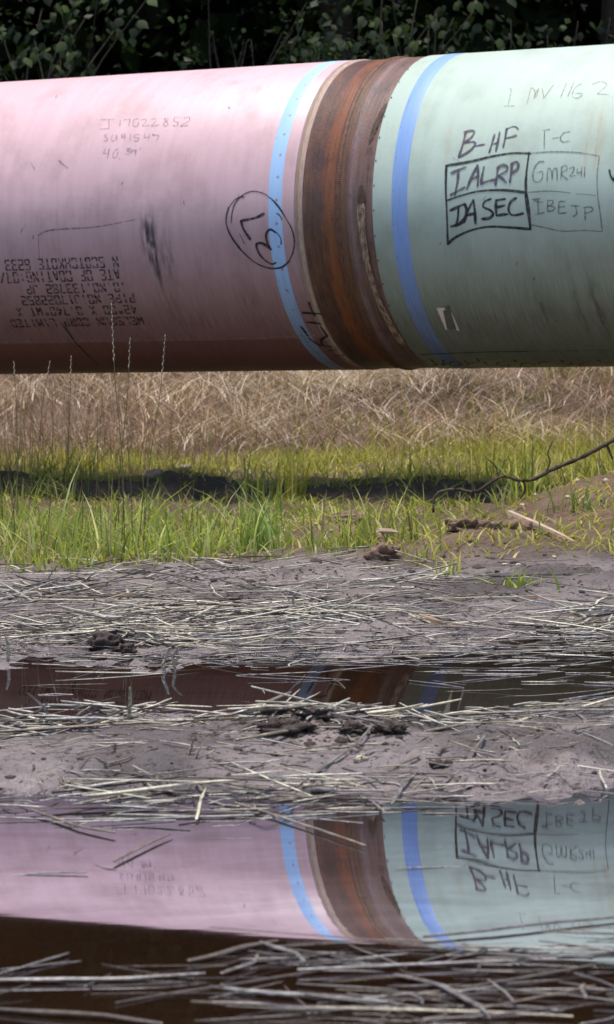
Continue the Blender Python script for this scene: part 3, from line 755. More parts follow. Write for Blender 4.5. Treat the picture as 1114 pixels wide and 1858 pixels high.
# the wood behind, read as one mass
rng = np.random.default_rng(21)
n = 115000
C = np.stack([rng.uniform(-26, 26, n), 33.0 + rng.gamma(2, 1.6, n), rng.uniform(1.0, 14, n) ** 1.0], 1)
C[:, 1] += .8 * fbm(C[:, 0] * .5, C[:, 2] * .5, 5, 3)
a, f, c = leaf_cloud(C, .46, np.array([.030, .046, .018]), rng)
tag(link("forest_foliage", mesh_np("forest_foliage", a, f, False, None, c, [M_leafcol])), "dense dark forest foliage far behind the pipe", None, None, "stuff")
n = 9000      # dark low growth far inside, small bright-edged leaves
C = np.stack([rng.normal(-.2, .5, n), rng.uniform(26.5, 28.5, n), rng.uniform(2.2, 4.2, n)], 1)
kk = fbm(C[:, 0] * 2.2, C[:, 2] * 2.4, 15, 2) > .12
a, f, c = leaf_cloud(C[kk][:2600], .055, np.array([.10, .13, .05]), rng)
tag(link("undergrowth_foliage", mesh_np("undergrowth_foliage", a, f, False, None, c, [M_leafcol])), "small pale leaves of undergrowth inside the dark forest", None, None, "stuff")

# shrubs with leaves large enough to pick apart
def leaf_mesh(k):
    prof = [(0, .0), (.05, .12), (.15, .29), (.30, .37), (.45, .35), (.60, .27), (.74, .165), (.86, .075), (1.0, .0)]
    V, F = [], []
    rng = random.Random(k)
    cur = rng.uniform(.12, .35); fold = rng.uniform(.12, .3); tw = rng.uniform(-.25, .25)
    for u, w in prof:
        z = -cur * u * u
        V += [(u, w * .98 + tw * u * u * .3, z - fold * w), (u, tw * u * u * .3, z), (u, -w + tw * u * u * .3, z - fold * w)]
    for i in range(len(prof) - 1):
        a = i * 3
        F += [(a, a + 3, a + 4, a + 1), (a + 1, a + 4, a + 5, a + 2)]
    return mesh_np("leaf", np.array(V), F, True, None, None, [M_leaf])
LEAVES = [leaf_mesh(k) for k in range(5)]
def shrub(name, label, px, Y, boxes, n_leaf, n_fill, size, seed):
    """boxes: (px0, py0, px1, py1, weight) picture regions in which this shrub's twigs end, at depth Y"""
    rng = random.Random(seed); nr = np.random.default_rng(seed)
    b = at_y(px, 500, Y); gz = float(terrain(b[0], Y)) - .03
    e = empty(name, (b[0], Y, gz), label, "shrub")
    org = np.array([b[0], Y, gz]); V, F = [], []; twigs = []
    ws = [q[4] for q in boxes]
    for k in range(13):
        q = rng.choices(boxes, ws)[0]
        tip = at_y(rng.uniform(q[0], q[2]), rng.uniform(q[1], q[3]), Y + rng.uniform(-.4, .6))
        p0 = org + np.array([rng.uniform(-.1, .1), rng.uniform(-.1, .1), 0])
        mid = p0 * .5 + tip * .5 + np.array([rng.uniform(-.15, .15), rng.uniform(-.15, .15), .25])
        pts = smooth_poly([p0, p0 * .75 + mid * .25 + [0, 0, .15], mid, tip], 4); twigs.append(pts)
        tube_path(pts - org, np.linspace(.018, .004, len(pts)), 6, V, F)
    o = link("branch", mesh_np("branch", np.array(V), F, True, None, None, [M_bark]), e)
    for k in range(n_leaf):
        q = rng.choices(boxes, ws)[0]
        p = at_y(rng.gauss((q[0] + q[2]) / 2, (q[2] - q[0]) / 3.4), rng.gauss((q[1] + q[3]) / 2, (q[3] - q[1]) / 3.0), Y + rng.uniform(-.5, .5))
        lf = link("leaf", LEAVES[k % 5], e, p - org)
        s = size * rng.uniform(.62, 1.25); lf.scale = (s, s, s)
        lf.rotation_euler = (rng.gauss(0, .5), rng.uniform(.35, 1.25), rng.gauss(-1.57, 1.1))
    C = []
    for k in range(n_fill):
        q = rng.choices(boxes, ws)[0]
        C.append(at_y(rng.uniform(q[0] - 60, q[2] + 60), rng.uniform(q[1] - 60, q[3] + 200), Y + rng.uniform(.3, 1.4)) - org)
    a, f, c = leaf_cloud(np.array(C), size * .9, np.array([.020, .033, .014]), nr)
    fo = link("foliage", mesh_np("foliage", a, f, False, None, c, [M_leafcol]), e); fo['kind'] = 'stuff'
shrub("leafy_shrub", "dark shrub with broad hanging leaves above the pink pipe end", 90, 23.6, [(-30, 60, 110, 150, 1.6), (100, 70, 150, 125, .6), (130, -20, 280, 60, 1.6), (60, -30, 130, 40, .5), (-120, -60, -20, 120, .8)], 125, 420, .094, 41)
shrub("leafy_shrub", "dark shrub with pointed leaves behind the rusty joint", 700, 24.2, [(560, 60, 640, 110, 1.4), (620, -10, 700, 70, 1.0), (690, 20, 780, 100, 1.2), (790, 0, 880, 90, 1.3), (600, -60, 900, -10, .8)], 130, 420, .094, 42)
shrub("leafy_shrub", "sparse dim shrub behind the far green end of the pipe", 1010, 25.2, [(900, 30, 1114, 90, 1.0), (880, 55, 960, 95, .6), (1100, -40, 1250, 80, .8)], 50, 260, .08, 43)
shrub("leafy_shrub", "dim fine-leaved shrub deep between the two darker shrubs", 430, 26.0, [(380, 10, 470, 110, 1.0), (490, 0, 560, 70, 1.2), (330, -30, 400, 30, .5), (520, 70, 600, 110, .6)], 60, 260, .055, 44)

# ------------------------------------------------------------------ grass
def mat_blade(name, trans=.45):
    t = NT(name); col = t.attr()
    p = t.principled(col, .5, None, .35, out=False)
    tl = t.n("BsdfTranslucent"); t.set(tl.inputs[0], t.mix(1.0, col, (1.15, 1.15, .7), 'MULTIPLY'))
    mx = t.n("MixShader"); mx.inputs[0].default_value = trans
    t.t.links.new(p, mx.inputs[1]); t.t.links.new(tl.outputs[0], mx.inputs[2]); t.surf(mx.outputs[0])
    return t.m
M_blade = mat_blade("grass_blade"); M_dry = mat_blade("dry_blade", .15)
def blades(P, h, w, lean, col, rng, curl=.5, seg=4):
    """P (n,3); h, w, lean arrays; returns V,F,col"""
    n = len(P); az = rng.uniform(0, 2 * math.pi, n); fa = az + rng.normal(1.57, .7, n)
    D = np.stack([np.cos(az), np.sin(az), np.zeros(n)], 1); B = np.stack([np.cos(fa), np.sin(fa), np.zeros(n)], 1)
    V = np.empty((n, seg * 2, 3))
    for k in range(seg):
        u = k / (seg - 1)
        c = P + D * (h * lean * u ** (1 + curl * 1.6))[:, None] + np.array([0, 0, 1.0]) * (h * (u - .38 * np.clip(lean, 0, 1.6) * u * u * curl))[:, None]
        ww = (w * (1 - u ** 1.6) * .5 + .0002)[:, None]
        V[:, 2 * k] = c + B * ww; V[:, 2 * k + 1] = c - B * ww
    i = (np.arange(n) * seg * 2)[:, None]
    F = np.concatenate([i + np.array([[2 * k, 2 * k + 1, 2 * k + 3, 2 * k + 2]]) for k in range(seg - 1)])
    return V.reshape(-1, 3), F, np.repeat(np.clip(col, 0, 1), seg * 2, 0)
def pick(rng, n, y0, y1, spread=.155, pad=.25):
    n = int(n * 1.42); pad += .85
    y = rng.uniform(y0, y1, n); x = rng.uniform(-1, 1, n) * (spread * y + pad)
    return x, y
def put(x, y, dz=-.004): return np.stack([x, y, terrain(x, y) + dz], 1)
G1, G2, G3 = np.array([.19, .245, .045]), np.array([.37, .385, .08]), np.array([.50, .45, .18])
def green_col(n, rng, y=None):
    k = rng.random((n, 1)); c = G1 * (1 - k) + G2 * k
    b = rng.random((n, 1)) < .16; c = np.where(b, G3, c)
    return c * rng.uniform(.6, 1.25, (n, 1))
def mead_col(n, rng):
    c = green_col(n, rng) * np.array([1.22, 1.08, .95]); dry = rng.random((n, 1)) < .17
    return np.where(dry, np.array([.40, .32, .17]) * rng.uniform(.6, 1.2, (n, 1)), c)
def join(parts):
    V = []; F = []; C = []; o = 0
    for v, f, c in parts: V.append(v); F.append(f + o); C.append(c); o += len(v)
    return np.vstack(V), np.vstack(F), np.vstack(C)
rng = np.random.default_rng(31)
parts = []
# bright meadow behind the dark soil step
x, y = pick(rng, 72000, 10.6, 15.6); d = y - scarp_y(x); pn = fbm(x * 2.2, y * 1.1, 101, 3)
keep = (d > .48 + .5 * pn) & (rng.random(len(x)) < np.clip(.36 + 1.25 * pn, .05, .9)) & (y < 14.5 + 1.6 * pn + .45 * x) & (rng.random(len(x)) < .10 + sstep(.45, 1.1, d + .5 * pn))
x, y = x[keep], y[keep]; n = len(x)
hh = rng.gamma(3, .0165, n) * (1 + .5 * fbm(x * 3, y * 2, 102, 2)) * (1 + .25 * sstep(.1, .9, x))
parts.append(blades(put(x, y), hh, rng.uniform(.003, .0065, n), rng.gamma(2, .34, n), mead_col(n, rng), rng))
# front meadow strip between the mud and the soil step
x, y = pick(rng, 19000, 7.9, 10.6); d = y - scarp_y(x); pn = fbm(x * 3.1, y * 1.7, 111, 3)
bare = np.exp(-((x - .13) / .16) ** 2 - ((y - 9.2) / .5) ** 2) + np.exp(-((x - 1.0) / .42) ** 2 - ((y - 9.5) / .8) ** 2) + .7 * np.exp(-((x - .42) / .14) ** 2 - ((y - 8.6) / .25) ** 2)
dens = np.clip(.34 + 1.05 * pn - .6 * bare - .55 * sstep(.05, .30, x) * sstep(9.5, 9.0, y), .02, 1) * sstep(7.95, 8.25, y + .25 * pn - .25 * sstep(.1, .4, x))
keep = (d < .0) & (rng.random(len(x)) < dens * (sstep(-.45, -1.4, d + .9 * pn) * .75 + .30) * sstep(-.12, -.35, d))
x, y = x[keep], y[keep]; n = len(x)
hh = rng.gamma(5, .0145, n) * (1 + .6 * fbm(x * 5, y * 3, 112, 2)) * (1 - .25 * sstep(8.6, 9.8, y))
parts.append(blades(put(x, y), hh, rng.uniform(.004, .0075, n), rng.gamma(2, .32, n), np.where(rng.random((n, 1)) < .12, np.array([[.36, .28, .16]]), green_col(n, rng) * np.array([.92, 1.0, .95])), rng))
# low creeping growth
x, y = pick(rng, 30000, 8.1, 14.5); pn = fbm(x * 4, y * 3, 121, 3); d = y - scarp_y(x)
keep = (rng.random(len(x)) < np.clip(.30 + pn, 0, .8)) & ((d < -.08) | (d > .42)) | (rng.random(len(x)) < .12); x, y = x[keep], y[keep]; n = len(x)
parts.append(blades(put(x, y), rng.uniform(.015, .055, n), rng.uniform(.004, .009, n), rng.uniform(.6, 2.2, n), mead_col(n, rng) * .95, rng))
# tufts that droop over the soil step
x, y = pick(rng, 9000, 10.0, 12.2); d = y - scarp_y(x); pn = fbm(x * 6, y * 0 + 3, 131, 3)
keep = (d > -.35) & (d < .5) & (pn > .16) & (rng.random(len(x)) < .6); x, y = x[keep], y[keep]; n = len(x)
parts.append(blades(put(x, y), rng.gamma(5, .02, n), rng.uniform(.004, .007, n), rng.gamma(2, .3, n), green_col(n, rng) * .85, rng))
v, f, c = join(parts)
tag(link("green_grass", mesh_np("green_grass", v, f, False, None, c, [M_blade])), "short bright green grass under and behind the pipe", None, None, "stuff")
# dry grass on the bank
T1, T2, T3 = np.array([.40, .29, .18]), np.array([.25, .16, .11]), np.array([.52, .43, .34])
def tan_col(n, rng):
    k = rng.random((n, 1)); c = T1 * (1 - k) + T2 * k
    return np.where(rng.random((n, 1)) < .18, T3, c) * rng.uniform(.6, 1.2, (n, 1))
parts = []
x, y = pick(rng, 60000, 13.2, 20.5, .15, .3); pn = fbm(x * 1.2, y * .9, 141, 3); p2 = fbm(x * 4, y * 3, 142, 2)
keep = (y > 14.1 + .7 * pn + .5 * x) & (rng.random(len(x)) < np.clip(.22 + 1.0 * pn + .9 * p2, .02, 1)); x, y = x[keep], y[keep]; n = len(x)
parts.append(blades(put(x, y), rng.gamma(3, .034, n), rng.uniform(.0022, .0056, n), rng.gamma(1.7, 1.15, n), tan_col(n, rng) * (.92 + .75 * fbm(x * 1.4, y * .9, 171, 3))[:, None], rng, .3, 5))
# flattened pale straw mat on the bank
n = 17000; x, y = pick(rng, n, 14.2, 19.5, .14, .3); kp = fbm(x * 2.6, y * 1.4, 161, 2) > -.08; x, y = x[kp], y[kp]; n = len(x)
P = put(x, y, .0); P[:, 2] += rng.uniform(0, .08, n)
parts.append(blades(P, rng.uniform(.06, .17, n), rng.uniform(.003, .006, n), rng.uniform(1.0, 3.4, n), tan_col(n, rng) * (1.1 + .8 * fbm(x * 1.7 + 4, y * 1.1, 172, 3))[:, None], rng, .35, 5))
n = 9000; x = rng.normal(.26, .30, n); y = rng.normal(17.0, .6, n)  # sunlit patch behind the joint, painted in as paler straw
P = put(x, y, .0); P[:, 2] += rng.uniform(0, .07, n)
parts.append(blades(P, rng.uniform(.08, .16, n), rng.uniform(.003, .0055, n), rng.uniform(1.2, 3.2, n), T3 * rng.uniform(.8, 1.5, (n, 1)), rng, .35, 5))
# thin reddish stems at the left end
x = rng.uniform(-1.9, -.2, 1100); y = rng.uniform(12.6, 15.4, 1100); kp = rng.random(1100) < sstep(-.1, -.9, x + .12 * (y - 14)); x, y = x[kp], y[kp]; n = len(x)
parts.append(blades(put(x, y), rng.uniform(.12, .42, n), rng.uniform(.002, .004, n), rng.gamma(2, .16, n), T2 * rng.uniform(.8, 1.5, (n, 1)), rng, .4, 5))
v, f, c = join(parts)
tag(link("dry_grass", mesh_np("dry_grass", v, f, False, None, c, [M_dry])), "tan dead grass matted over the clay bank", None, None, "stuff")
# stray green tufts on the bank
x, y = pick(rng, 9000, 14.5, 19.5, .15, .3); kp = fbm(x * 2.1, y * 1.6, 151, 2) > .34; x, y = x[kp], y[kp]; n = len(x)
v, f, c = blades(put(x, y), rng.gamma(5, .024, n), rng.uniform(.003, .006, n), rng.gamma(2, .3, n), green_col(n, rng) * .8, rng)
tag(link("bank_grass", mesh_np("bank_grass", v, f, False, None, c, [M_blade])), "sparse green grass tufts scattered over the dry bank", None, None, "stuff")

# tufts one can point at
def tuft(px, py, h, n, label, spread=.03, lean=.45, tint=(1, 1, 1), w=.0065):
    p = at_z(px, py, .022); z = float(terrain(p[0], p[1])); r = np.random.default_rng(int(px * 7 + py))
    P = np.stack([r.normal(0, spread, n), r.normal(0, spread, n), np.full(n, -.006)], 1)
    v, f, c = blades(P, h * r.uniform(.45, 1.1, n), w * r.uniform(.6, 1.2, n), r.gamma(2, lean / 2, n), green_col(n, r) * np.array(tint), r, .55, 6)
    o = link("grass_tuft", mesh_np("grass_tuft", v, f, False, None, c, [M_blade]), None, (p[0], p[1], z))
    tag(o, label, "grass tuft", "green grass tufts in the meadow")
tuft(528, 915, .21, 60, "tall upright yellow-green tuft standing in front of the dark soil step", .022, .2, (1.25, 1.15, .8))
tuft(470, 1005, .19, 46, "wide arching dark green tuft at the mud edge below the tall bright tuft", .04, .6, (.75, 1, 1))
tuft(965, 935, .20, 34, "green tuft growing up through the curved dark root", .03, .5, (1, 1.05, .9))
tuft(735, 985, .17, 44, "green tuft between the pink bare soil and the brown clods", .05, .6)
tuft(815, 1035, .07, 16, "small low green sprig alone on the mud edge", .02, .9, (1.2, 1.2, .9))
tuft(940, 1062, .06, 22, "tiny flat weed tuft on the mud below the wood splinter", .03, 1.2, (.9, 1.05, .8), .009)
tuft(90, 1000, .15, 50, "bushy green tuft at the mud edge near the far pink end", .06, .5)
tuft(300, 1010, .13, 60, "leafy pale green tuft at the mud edge left of the arching tuft", .07, .7, (1.0, 1.15, 1.1), .009)
tuft(640, 1010, .15, 46, "dense green tuft beside the small stump", .05, .5)
tuft(1060, 960, .10, 40, "dull green tuft on the brown dirt mound", .05, .6, (.7, .85, .8))
tuft(905, 880, .16, 40, "green tuft behind the low loop of the root", .05, .4)
tuft(20, 960, .17, 50, "tall green tuft at the very edge of the view among thin stems", .05, .35)

# seed-head stalks in front of the pipe
M_stalk = mat_bark("green_brown_stalk", (.12, .13, .05), (.20, .17, .08), 60); M_seed = mat_bark("pale_seed_head", (.40, .30, .22), (.62, .50, .38), 160)
def stalk(base, tip, frac, label, rs=.0016):
    b = at_z(*base, .022); Y = b[1]; z0 = float(terrain(b[0], Y)) - .01
    t = at_y(*tip, Y - .05); o0 = np.array([b[0], Y, z0]); t = t - o0; rr = random.Random(int(tip[0] * 3 + tip[1]))
    e = empty("seed_stalk", tuple(o0), label, "grass stalk", "seed-head grass stalks in front of the pipe")
    path = smooth_poly([np.zeros(3), t * .35 + [rr.uniform(-.012, .012), 0, 0], t * .7 + [rr.uniform(-.014, .014), 0, 0], t], 6)
    V, F = [], []; tube_path(path, np.linspace(rs, rs * .55, len(path)), 6, V, F)
    link("stem", mesh_np("stem", np.array(V), F, True, None, None, [M_stalk]), e)
    V, F = [], []; L = np.linalg.norm(t); n = max(5, int(L * frac / .0115))
    for k in range(n):
        u = 1 - frac + frac * k / n; j = u * (len(path) - 1); i = min(int(j), len(path) - 2)
        p = path[i] * (1 - (j - i)) + path[i + 1] * (j - i); d = path[i + 1] - path[i]; d /= np.linalg.norm(d)
        sd = 1 if k % 2 else -1; a = np.array([sd * .4, .2 * sd, 0]); s = .0125 * (1 - .45 * k / n)
        q0 = p; q1 = p + d * s * .5 + a * s * .22; q2 = p + d * s * 1.1 + a * s * .16
        tube_path([q0, q1, q2], [.0010, .0021 * (1 - .3 * k / n), .0005], 5, V, F)
    link("seed_head", mesh_np("seed_head", np.array(V), F, True, None, None, [M_seed]), e)
stalk((222, 1005), (202, 548), .26, "tallest seed-head grass stalk, its head against the pink stencil lines")
stalk((215, 985), (236, 612), .17, "shorter seed-head stalk right beside the tallest one")
stalk((262, 975), (300, 606), .22, "seed-head stalk leaning right, apart from the tall pair")
stalk((118, 960), (129, 645), .13, "small seed-head stalk just reaching the pipe's dark underside")
stalk((60, 950), (91, 654), .11, "leaning short seed-head stalk near the far pink end")
stalk((30, 965), (25, 656), .09, "shortest seed-head stalk, nearest the far pink end")
M_thin = mat_bark("thin_stem", (.10, .085, .035), (.18, .12, .06), 60)
def stem(base, tip, nth, rs=.0015):
    b = at_z(*base, .022); Y = b[1]; z0 = float(terrain(b[0], Y)) - .01; o0 = np.array([b[0], Y, z0]); t = at_y(*tip, Y) - o0
    V, F = [], []; tube_path(smooth_poly([np.zeros(3), t * .5 + [.006, 0, 0], t], 5), np.linspace(rs, rs * .4, 11), 5, V, F)
    tag(link("grass_stalk", mesh_np("grass_stalk", np.array(V), F, True, None, None, [M_thin]), None, tuple(o0)), "thin bare grass stem below the pink pipe, %s from the left by its tip" % nth, "grass stem", "bare grass stems at the mud edge")
_bt = sorted([((226, 1010), (214, 800)), ((245, 1012), (262, 830)), ((240, 1000), (228, 770)), ((258, 1005), (258, 860)), ((150, 985), (140, 790)), ((12, 1000), (40, 740)), ((30, 1000), (8, 820)), ((45, 990), (60, 760)), ((85, 990), (95, 700)), ((170, 970), (176, 730)), ((185, 980), (168, 820)), ((400, 985), (410, 880)), ((340, 980), (352, 850))], key=lambda q: q[1][0])
NTH = ['first', 'second', 'third', 'fourth', 'fifth', 'sixth', 'seventh', 'eighth', 'ninth', 'tenth', 'eleventh', 'twelfth', 'thirteenth', 'fourteenth', 'fifteenth', 'sixteenth', 'seventeenth', 'eighteenth']
for i_, (b, t) in enumerate(_bt):
    stem(b, t, NTH[i_])

# ------------------------------------------------------------------ straw
def straw_mesh(k, flat):
    r = random.Random(100 + k); n = 7; V, F = [], []
    b1, b2 = r.uniform(-2.6, 2.6), r.uniform(-.9, .9); kink = r.choice([0, 0, 1]); brk = k % 2 == 1; bu, bs = r.uniform(-.25, .25), r.choice([-1, 1]) * r.uniform(9, 20)
    pts = []
    for i in range(n):
        u = i / (n - 1) - .5
        y = b1 * (u * u - .25) * 4 * .6 + b2 * math.sin(u * 9); z = b2 * math.cos(u * 7) * .4
        if kink and u > .1: y += (u - .1) * 4 * (1 if b1 > 0 else -1)
        if brk and u > bu: y += (u - bu) * bs; z += (u - bu) * r.uniform(-2, 3)
        pts.append((u, y, z))
    sides = 6; tap = r.uniform(.1, .75) if not flat else .08
    for i, p in enumerate(pts):
        s = 1 if i < n - 2 else (1 + tap) / 2 if i == n - 2 else tap
        if i == 0: s = .85
        if i in (2, 5) and not flat: s *= 1.14
        for q in range(sides):
            a = 2 * math.pi * q / sides
            V.append((p[0], p[1] + math.cos(a) * s, p[2] + math.sin(a) * s * (.22 if flat else .62)))
    for i in range(n - 1):
        for q in range(sides):
            q2 = (q + 1) % sides; F.append((i * sides + q, i * sides + q2, (i + 1) * sides + q2, (i + 1) * sides + q))
    F.append(tuple(range(sides))[::-1]); F.append(tuple((n - 1) * sides + q for q in range(sides)))
    return np.array(V), F
def mat_straw(use_col, tone=None):
    t = NT("straw_litter" if use_col else "straw_stalk")
    if use_col: c = t.attr()
    else:
        c = t.mix(t.objrand(), tone, t.n_scale(tone, .72))
        tc = t.n("TexCoord").outputs["Object"]; mp = t.n("Mapping"); mp.inputs["Scale"].default_value = (6, .5, .5); t.t.links.new(tc, mp.inputs[0])
        nn = t.noise(mp.outputs[0], 1.6, 4, .6)
        c = t.mix(t.maprange(nn, .38, .58, 0, .88), c, (.105, .082, .072))
    P = t.pos(); n = t.noise(P, 220, 3, .6)
    c = t.mix(t.maprange(n, .42, .68, 0, .65), c, t.mix(1.0, c, (.34, .31, .30), 'MULTIPLY'))
    if use_col: c = t.mix(t.maprange(t.noise(P, 28, 4, .6), .53, .68, 0, .8), c, (.10, .078, .068))
    t.principled(c, .32, t.bump(n, .25, .002), .6)
    return t.m
M_litter = mat_straw(True)
TONES = [("yellowish", (.54, .46, .32)), ("whitish", (.54, .50, .46)), ("grey", (.33, .30, .29)), ("tan", (.33, .25, .165)), ("brown", (.16, .115, .075)), ("dark", (.085, .062, .045))]
M_tones = [mat_straw(False, c) for _, c in TONES]
SV = [straw_mesh(k, k in (3, 7, 9)) for k in range(10)]
SM = []
for k, (v, f) in enumerate(SV):
    SM.append(mesh_np("straw_stalk", v, f, True, None, None, [M_tones[0]]))
COUNT = [0]
def straw_between(p, q, rad_, label, group=None, k=None, name="straw_stalk", cat="straw stalk", tone=None):
    p = np.asarray(p, float); q = np.asarray(q, float); d = Vector(q - p); L = d.length
    rad = rad_ * .80; k = COUNT[0] if k is None else k; COUNT[0] += 1
    o = link(name, SM[k % 10], None, tuple((p + q) / 2))
    o.rotation_mode = 'QUATERNION'; o.rotation_quaternion = d.to_track_quat('X', 'Z')
    o.scale = (L, rad, rad); tag(o, label, cat, group)
    o.material_slots[0].link = 'OBJECT'; o.material_slots[0].material = M_tones[0 if tone is None else tone]
    return o
LOOSE = []
def ground_top(x, y): return max(float(terrain(x, y)), 0.0)
# stalks one can point at: picture ends taken back to the ground plane
def lay(a, b, rad, label, dz=.004, k=None):
    p = at_z(*a, .0); q = at_z(*b, .0); 
    p[2] = ground_top(p[0], p[1]) + dz; q[2] = ground_top(q[0], q[1]) + dz
    if p[1] < 3.4: rad *= .70
    straw_between(p, q, rad, label, None, k, tone=(4 if 'dark' in label and p[1] < 3.4 and 'grey' not in label else 2 if ('grey' in label or 'dark' in label or 'wet' in label or 'weathered' in label) else 3 if ('tan' in label or 'brown' in label) else 1 if 'whit' in label else 0))
def stand(a, b, rad, label, k=0):
    p = at_z(*b, .01); p[2] = ground_top(p[0], p[1]) - .006; q = at_y(*a, p[1] - .004)
    straw_between(p, q, rad, label, None, k)
lay((427, 1462), (662, 1540), .0026, "long pale stalk floating across the mirrored rusty joint", k=0)
lay((58, 1476), (190, 1520), .0032, "broken tan stalk floating alone on the mirrored pink pipe", k=1)
lay((208, 1569), (312, 1518), .0026, "slanting brownish stalk floating on the mirrored pink pipe", k=2)
lay((110, 1424), (200, 1446), .0024, "short bright stalk floating at the far shore of the near pool", k=4)
lay((-30, 1786), (372, 1779), .0055, "long grey stalk lying flat across the dark near water", k=5)
lay((345, 1750), (500, 1712), .0060, "thick weathered stalk sloping up out of the dark near water", k=6)
lay((470, 1716), (565, 1752), .0050, "thick weathered stalk crossing the top of the sloping one", k=8)
lay((718, 1776), (985, 1842), .0085, "broad pointed grey leaf blade lying in the near water", k=9)
lay((540, 1768), (1010, 1748), .0050, "long wet stalk in the bundle at the edge of the mirrored green pipe", k=0)
lay((400, 1775), (486, 1744), .0040, "short pale stalk slanting beside the thick weathered ones", k=1)
lay((405, 1800), (700, 1826), .0060, "long whitish stalk low in the near water beside the pointed blade", k=4)
lay((560, 1836), (1040, 1852), .0050, "lowest long stalk right under the pointed blade", k=2)
lay((-20, 1838), (300, 1862), .0055, "long stalk at the very bottom of the dark water", k=8)
lay((770, 1706), (1130, 1668), .0040, "long wet stalk floating on the mirrored green pipe", k=6)
lay((430, 1385), (730, 1330), .0042, "longest straight stalk slanting over the mud mound", .012, k=0)
lay((545, 1440), (690, 1362), .0030, "dark stalk slanting up the front of the mud mound", .008, k=1)
lay((800, 1440), (885, 1372), .0045, "grey stalk slanting up the right half of the mud mound", .008, k=4)
lay((905, 1376), (985, 1400), .0030, "short yellow stalk on bare mud of the mound", .004, k=5)
lay((-20, 1352), (425, 1328), .0040, "long tan stalk lying along the left part of the mound", .012, k=2)
lay((715, 1313), (1130, 1328), .0042, "long tan stalk along the crest of the mound on its right", .008, k=0)
stand((236, 1246), (229, 1302), .0046, "upright broken stalk stub on the mound by the channel")
stand((143, 1283), (143, 1308), .0046, "short upright stub near the leftmost end of the mound", 1)
stand((302, 1177), (301, 1208), .0040, "first of two short stubs standing at the far channel shore", 4)
stand((316, 1174), (319, 1207), .0040, "leaning stub beside the upright stub at the far channel shore", 5)
stand((10, 1153), (13, 1192), .0042, "upright stub in the straw heap at the edge of the view", 2)
stand((172, 1083), (171, 1108), .0035, "upright grey stub behind the straw heap", 6)
stand((352, 1338), (338, 1390), .0035, "leaning stub pushed into the front of the mound", 0)
stand((366, 1345), (352, 1392), .0045, "darker stub leaning on the front of the mound", 7)
stand((378, 1362), (374, 1392), .0030, "smallest leaning stub on the front of the mound", 1)
stand((207, 1348), (214, 1372), .0040, "small yellow stub in the bare left mud of the mound", 4)
Z_ = [("straw stalk lying in the tangled heap on the rear mud", "straw stalks in the heap on the rear mud"),
      ("straw stalk lying on the mud mound between the two pools", "straw stalks on the mud mound"),
      ("wet straw stalk floating in the brown channel behind the mound", "straw stalks in the channel"),
      ("wet straw stalk floating along the far shore of the near pool", "straw stalks at the near pool's far shore"),
      ("wet grey straw stalk floating in the dark near water", "straw stalks in the nearest water"),
      ("wet straw stalk lying at the far shore of the channel", "straw stalks at the channel's far shore")]
R2 = random.Random(77)
TW = [(5, 3, 3, 3, 2, 2), (4, 2, 2, 3, 2, 1), (1, 3, 4, 2, 2, 1), (1, 4, 4, 2, 2, 1), (0, 0, 4, 1, 5, 5), (2, 4, 4, 2, 2, 2)]
def scatter(n, sx, sy, L, rad, zone, head=.30, lift=.010, accept=None, tilt=.05):
    i = 0
    while i < n:
        x, y = sx(), sy()
        if accept and not accept(x, y): continue
        l = R2.uniform(*L); a = R2.gauss(0, head) + (math.pi if R2.random() < .5 else 0)
        if R2.random() < .14: a = R2.uniform(0, 6.28)
        dx, dy = math.cos(a) * l / 2, math.sin(a) * l / 2
        z0 = ground_top(x - dx, y - dy); z1 = ground_top(x + dx, y + dy); zc = ground_top(x, y); e = max(0, zc - (z0 + z1) / 2)
        u = R2.random() ** 1.8 * lift - .0012
        tl = R2.gauss(0, tilt) * l * .5
        straw_between((x - dx, y - dy, z0 + e + u + max(0, tl)), (x + dx, y + dy, z1 + e + u + max(0, -tl)), R2.uniform(*rad), *Z_[zone], tone=(tn := R2.choices(range(6), TW[zone])[0])); LOOSE.append((bpy.context.scene.collection.objects[-1], zone, tn, l, x, y, a)); i += 1
U = R2.uniform
scatter(58, lambda: R2.gauss(-.33, .20), lambda: R2.gauss(6.42, .17), (.06, .26), (.0018, .0038), 0, .32, .035, lambda x, y: y > 6.0, .10)
scatter(14, lambda: U(-.62, .62), lambda: U(6.1, 6.9), (.06, .26), (.0018, .0032), 0, .3, .012, None, .05)
scatter(30, lambda: U(-.5, .12), lambda: R2.gauss(4.80, .09), (.05, .22), (.0018, .0042), 1, .22, .018, lambda x, y: 4.25 < y < 5.0)
scatter(20, lambda: U(.0, .52), lambda: U(4.45, 4.98), (.05, .26), (.0016, .0040), 1, .35, .016, lambda x, y: 4.25 < y < 5.0)
scatter(8, lambda: U(.1, .5), lambda: U(4.2, 4.5), (.04, .10), (.0014, .0024), 1, .7, .004)
scatter(22, lambda: U(.16, .62), lambda: U(5.12, 5.6), (.05, .22), (.0014, .0030), 2, .5, .003)
scatter(7, lambda: U(-.5, .1), lambda: U(5.2, 5.6), (.05, .20), (.0012, .0024), 2, .4, .003)
scatter(32, lambda: U(-.36, .24), lambda: R2.gauss(4.02, .09), (.05, .24), (.0016, .0034), 3, .35, .008, lambda x, y: y < 4.25)
scatter(6, lambda: U(-.4, .4), lambda: U(3.4, 3.9), (.03, .10), (.0010, .0018), 3, .5, .001)
scatter(20, lambda: U(-.34, .34), lambda: U(2.66, 2.95), (.05, .24), (.0009, .0028), 4, .6, .006)
scatter(17, lambda: U(-.02, .40), lambda: R2.gauss(3.03, .05), (.06, .24), (.0009, .0026), 4, .3, .006)
scatter(32, lambda: U(-.05, .66), lambda: R2.gauss(5.98, .14), (.06, .30), (.0015, .0030), 5, .22, .012)
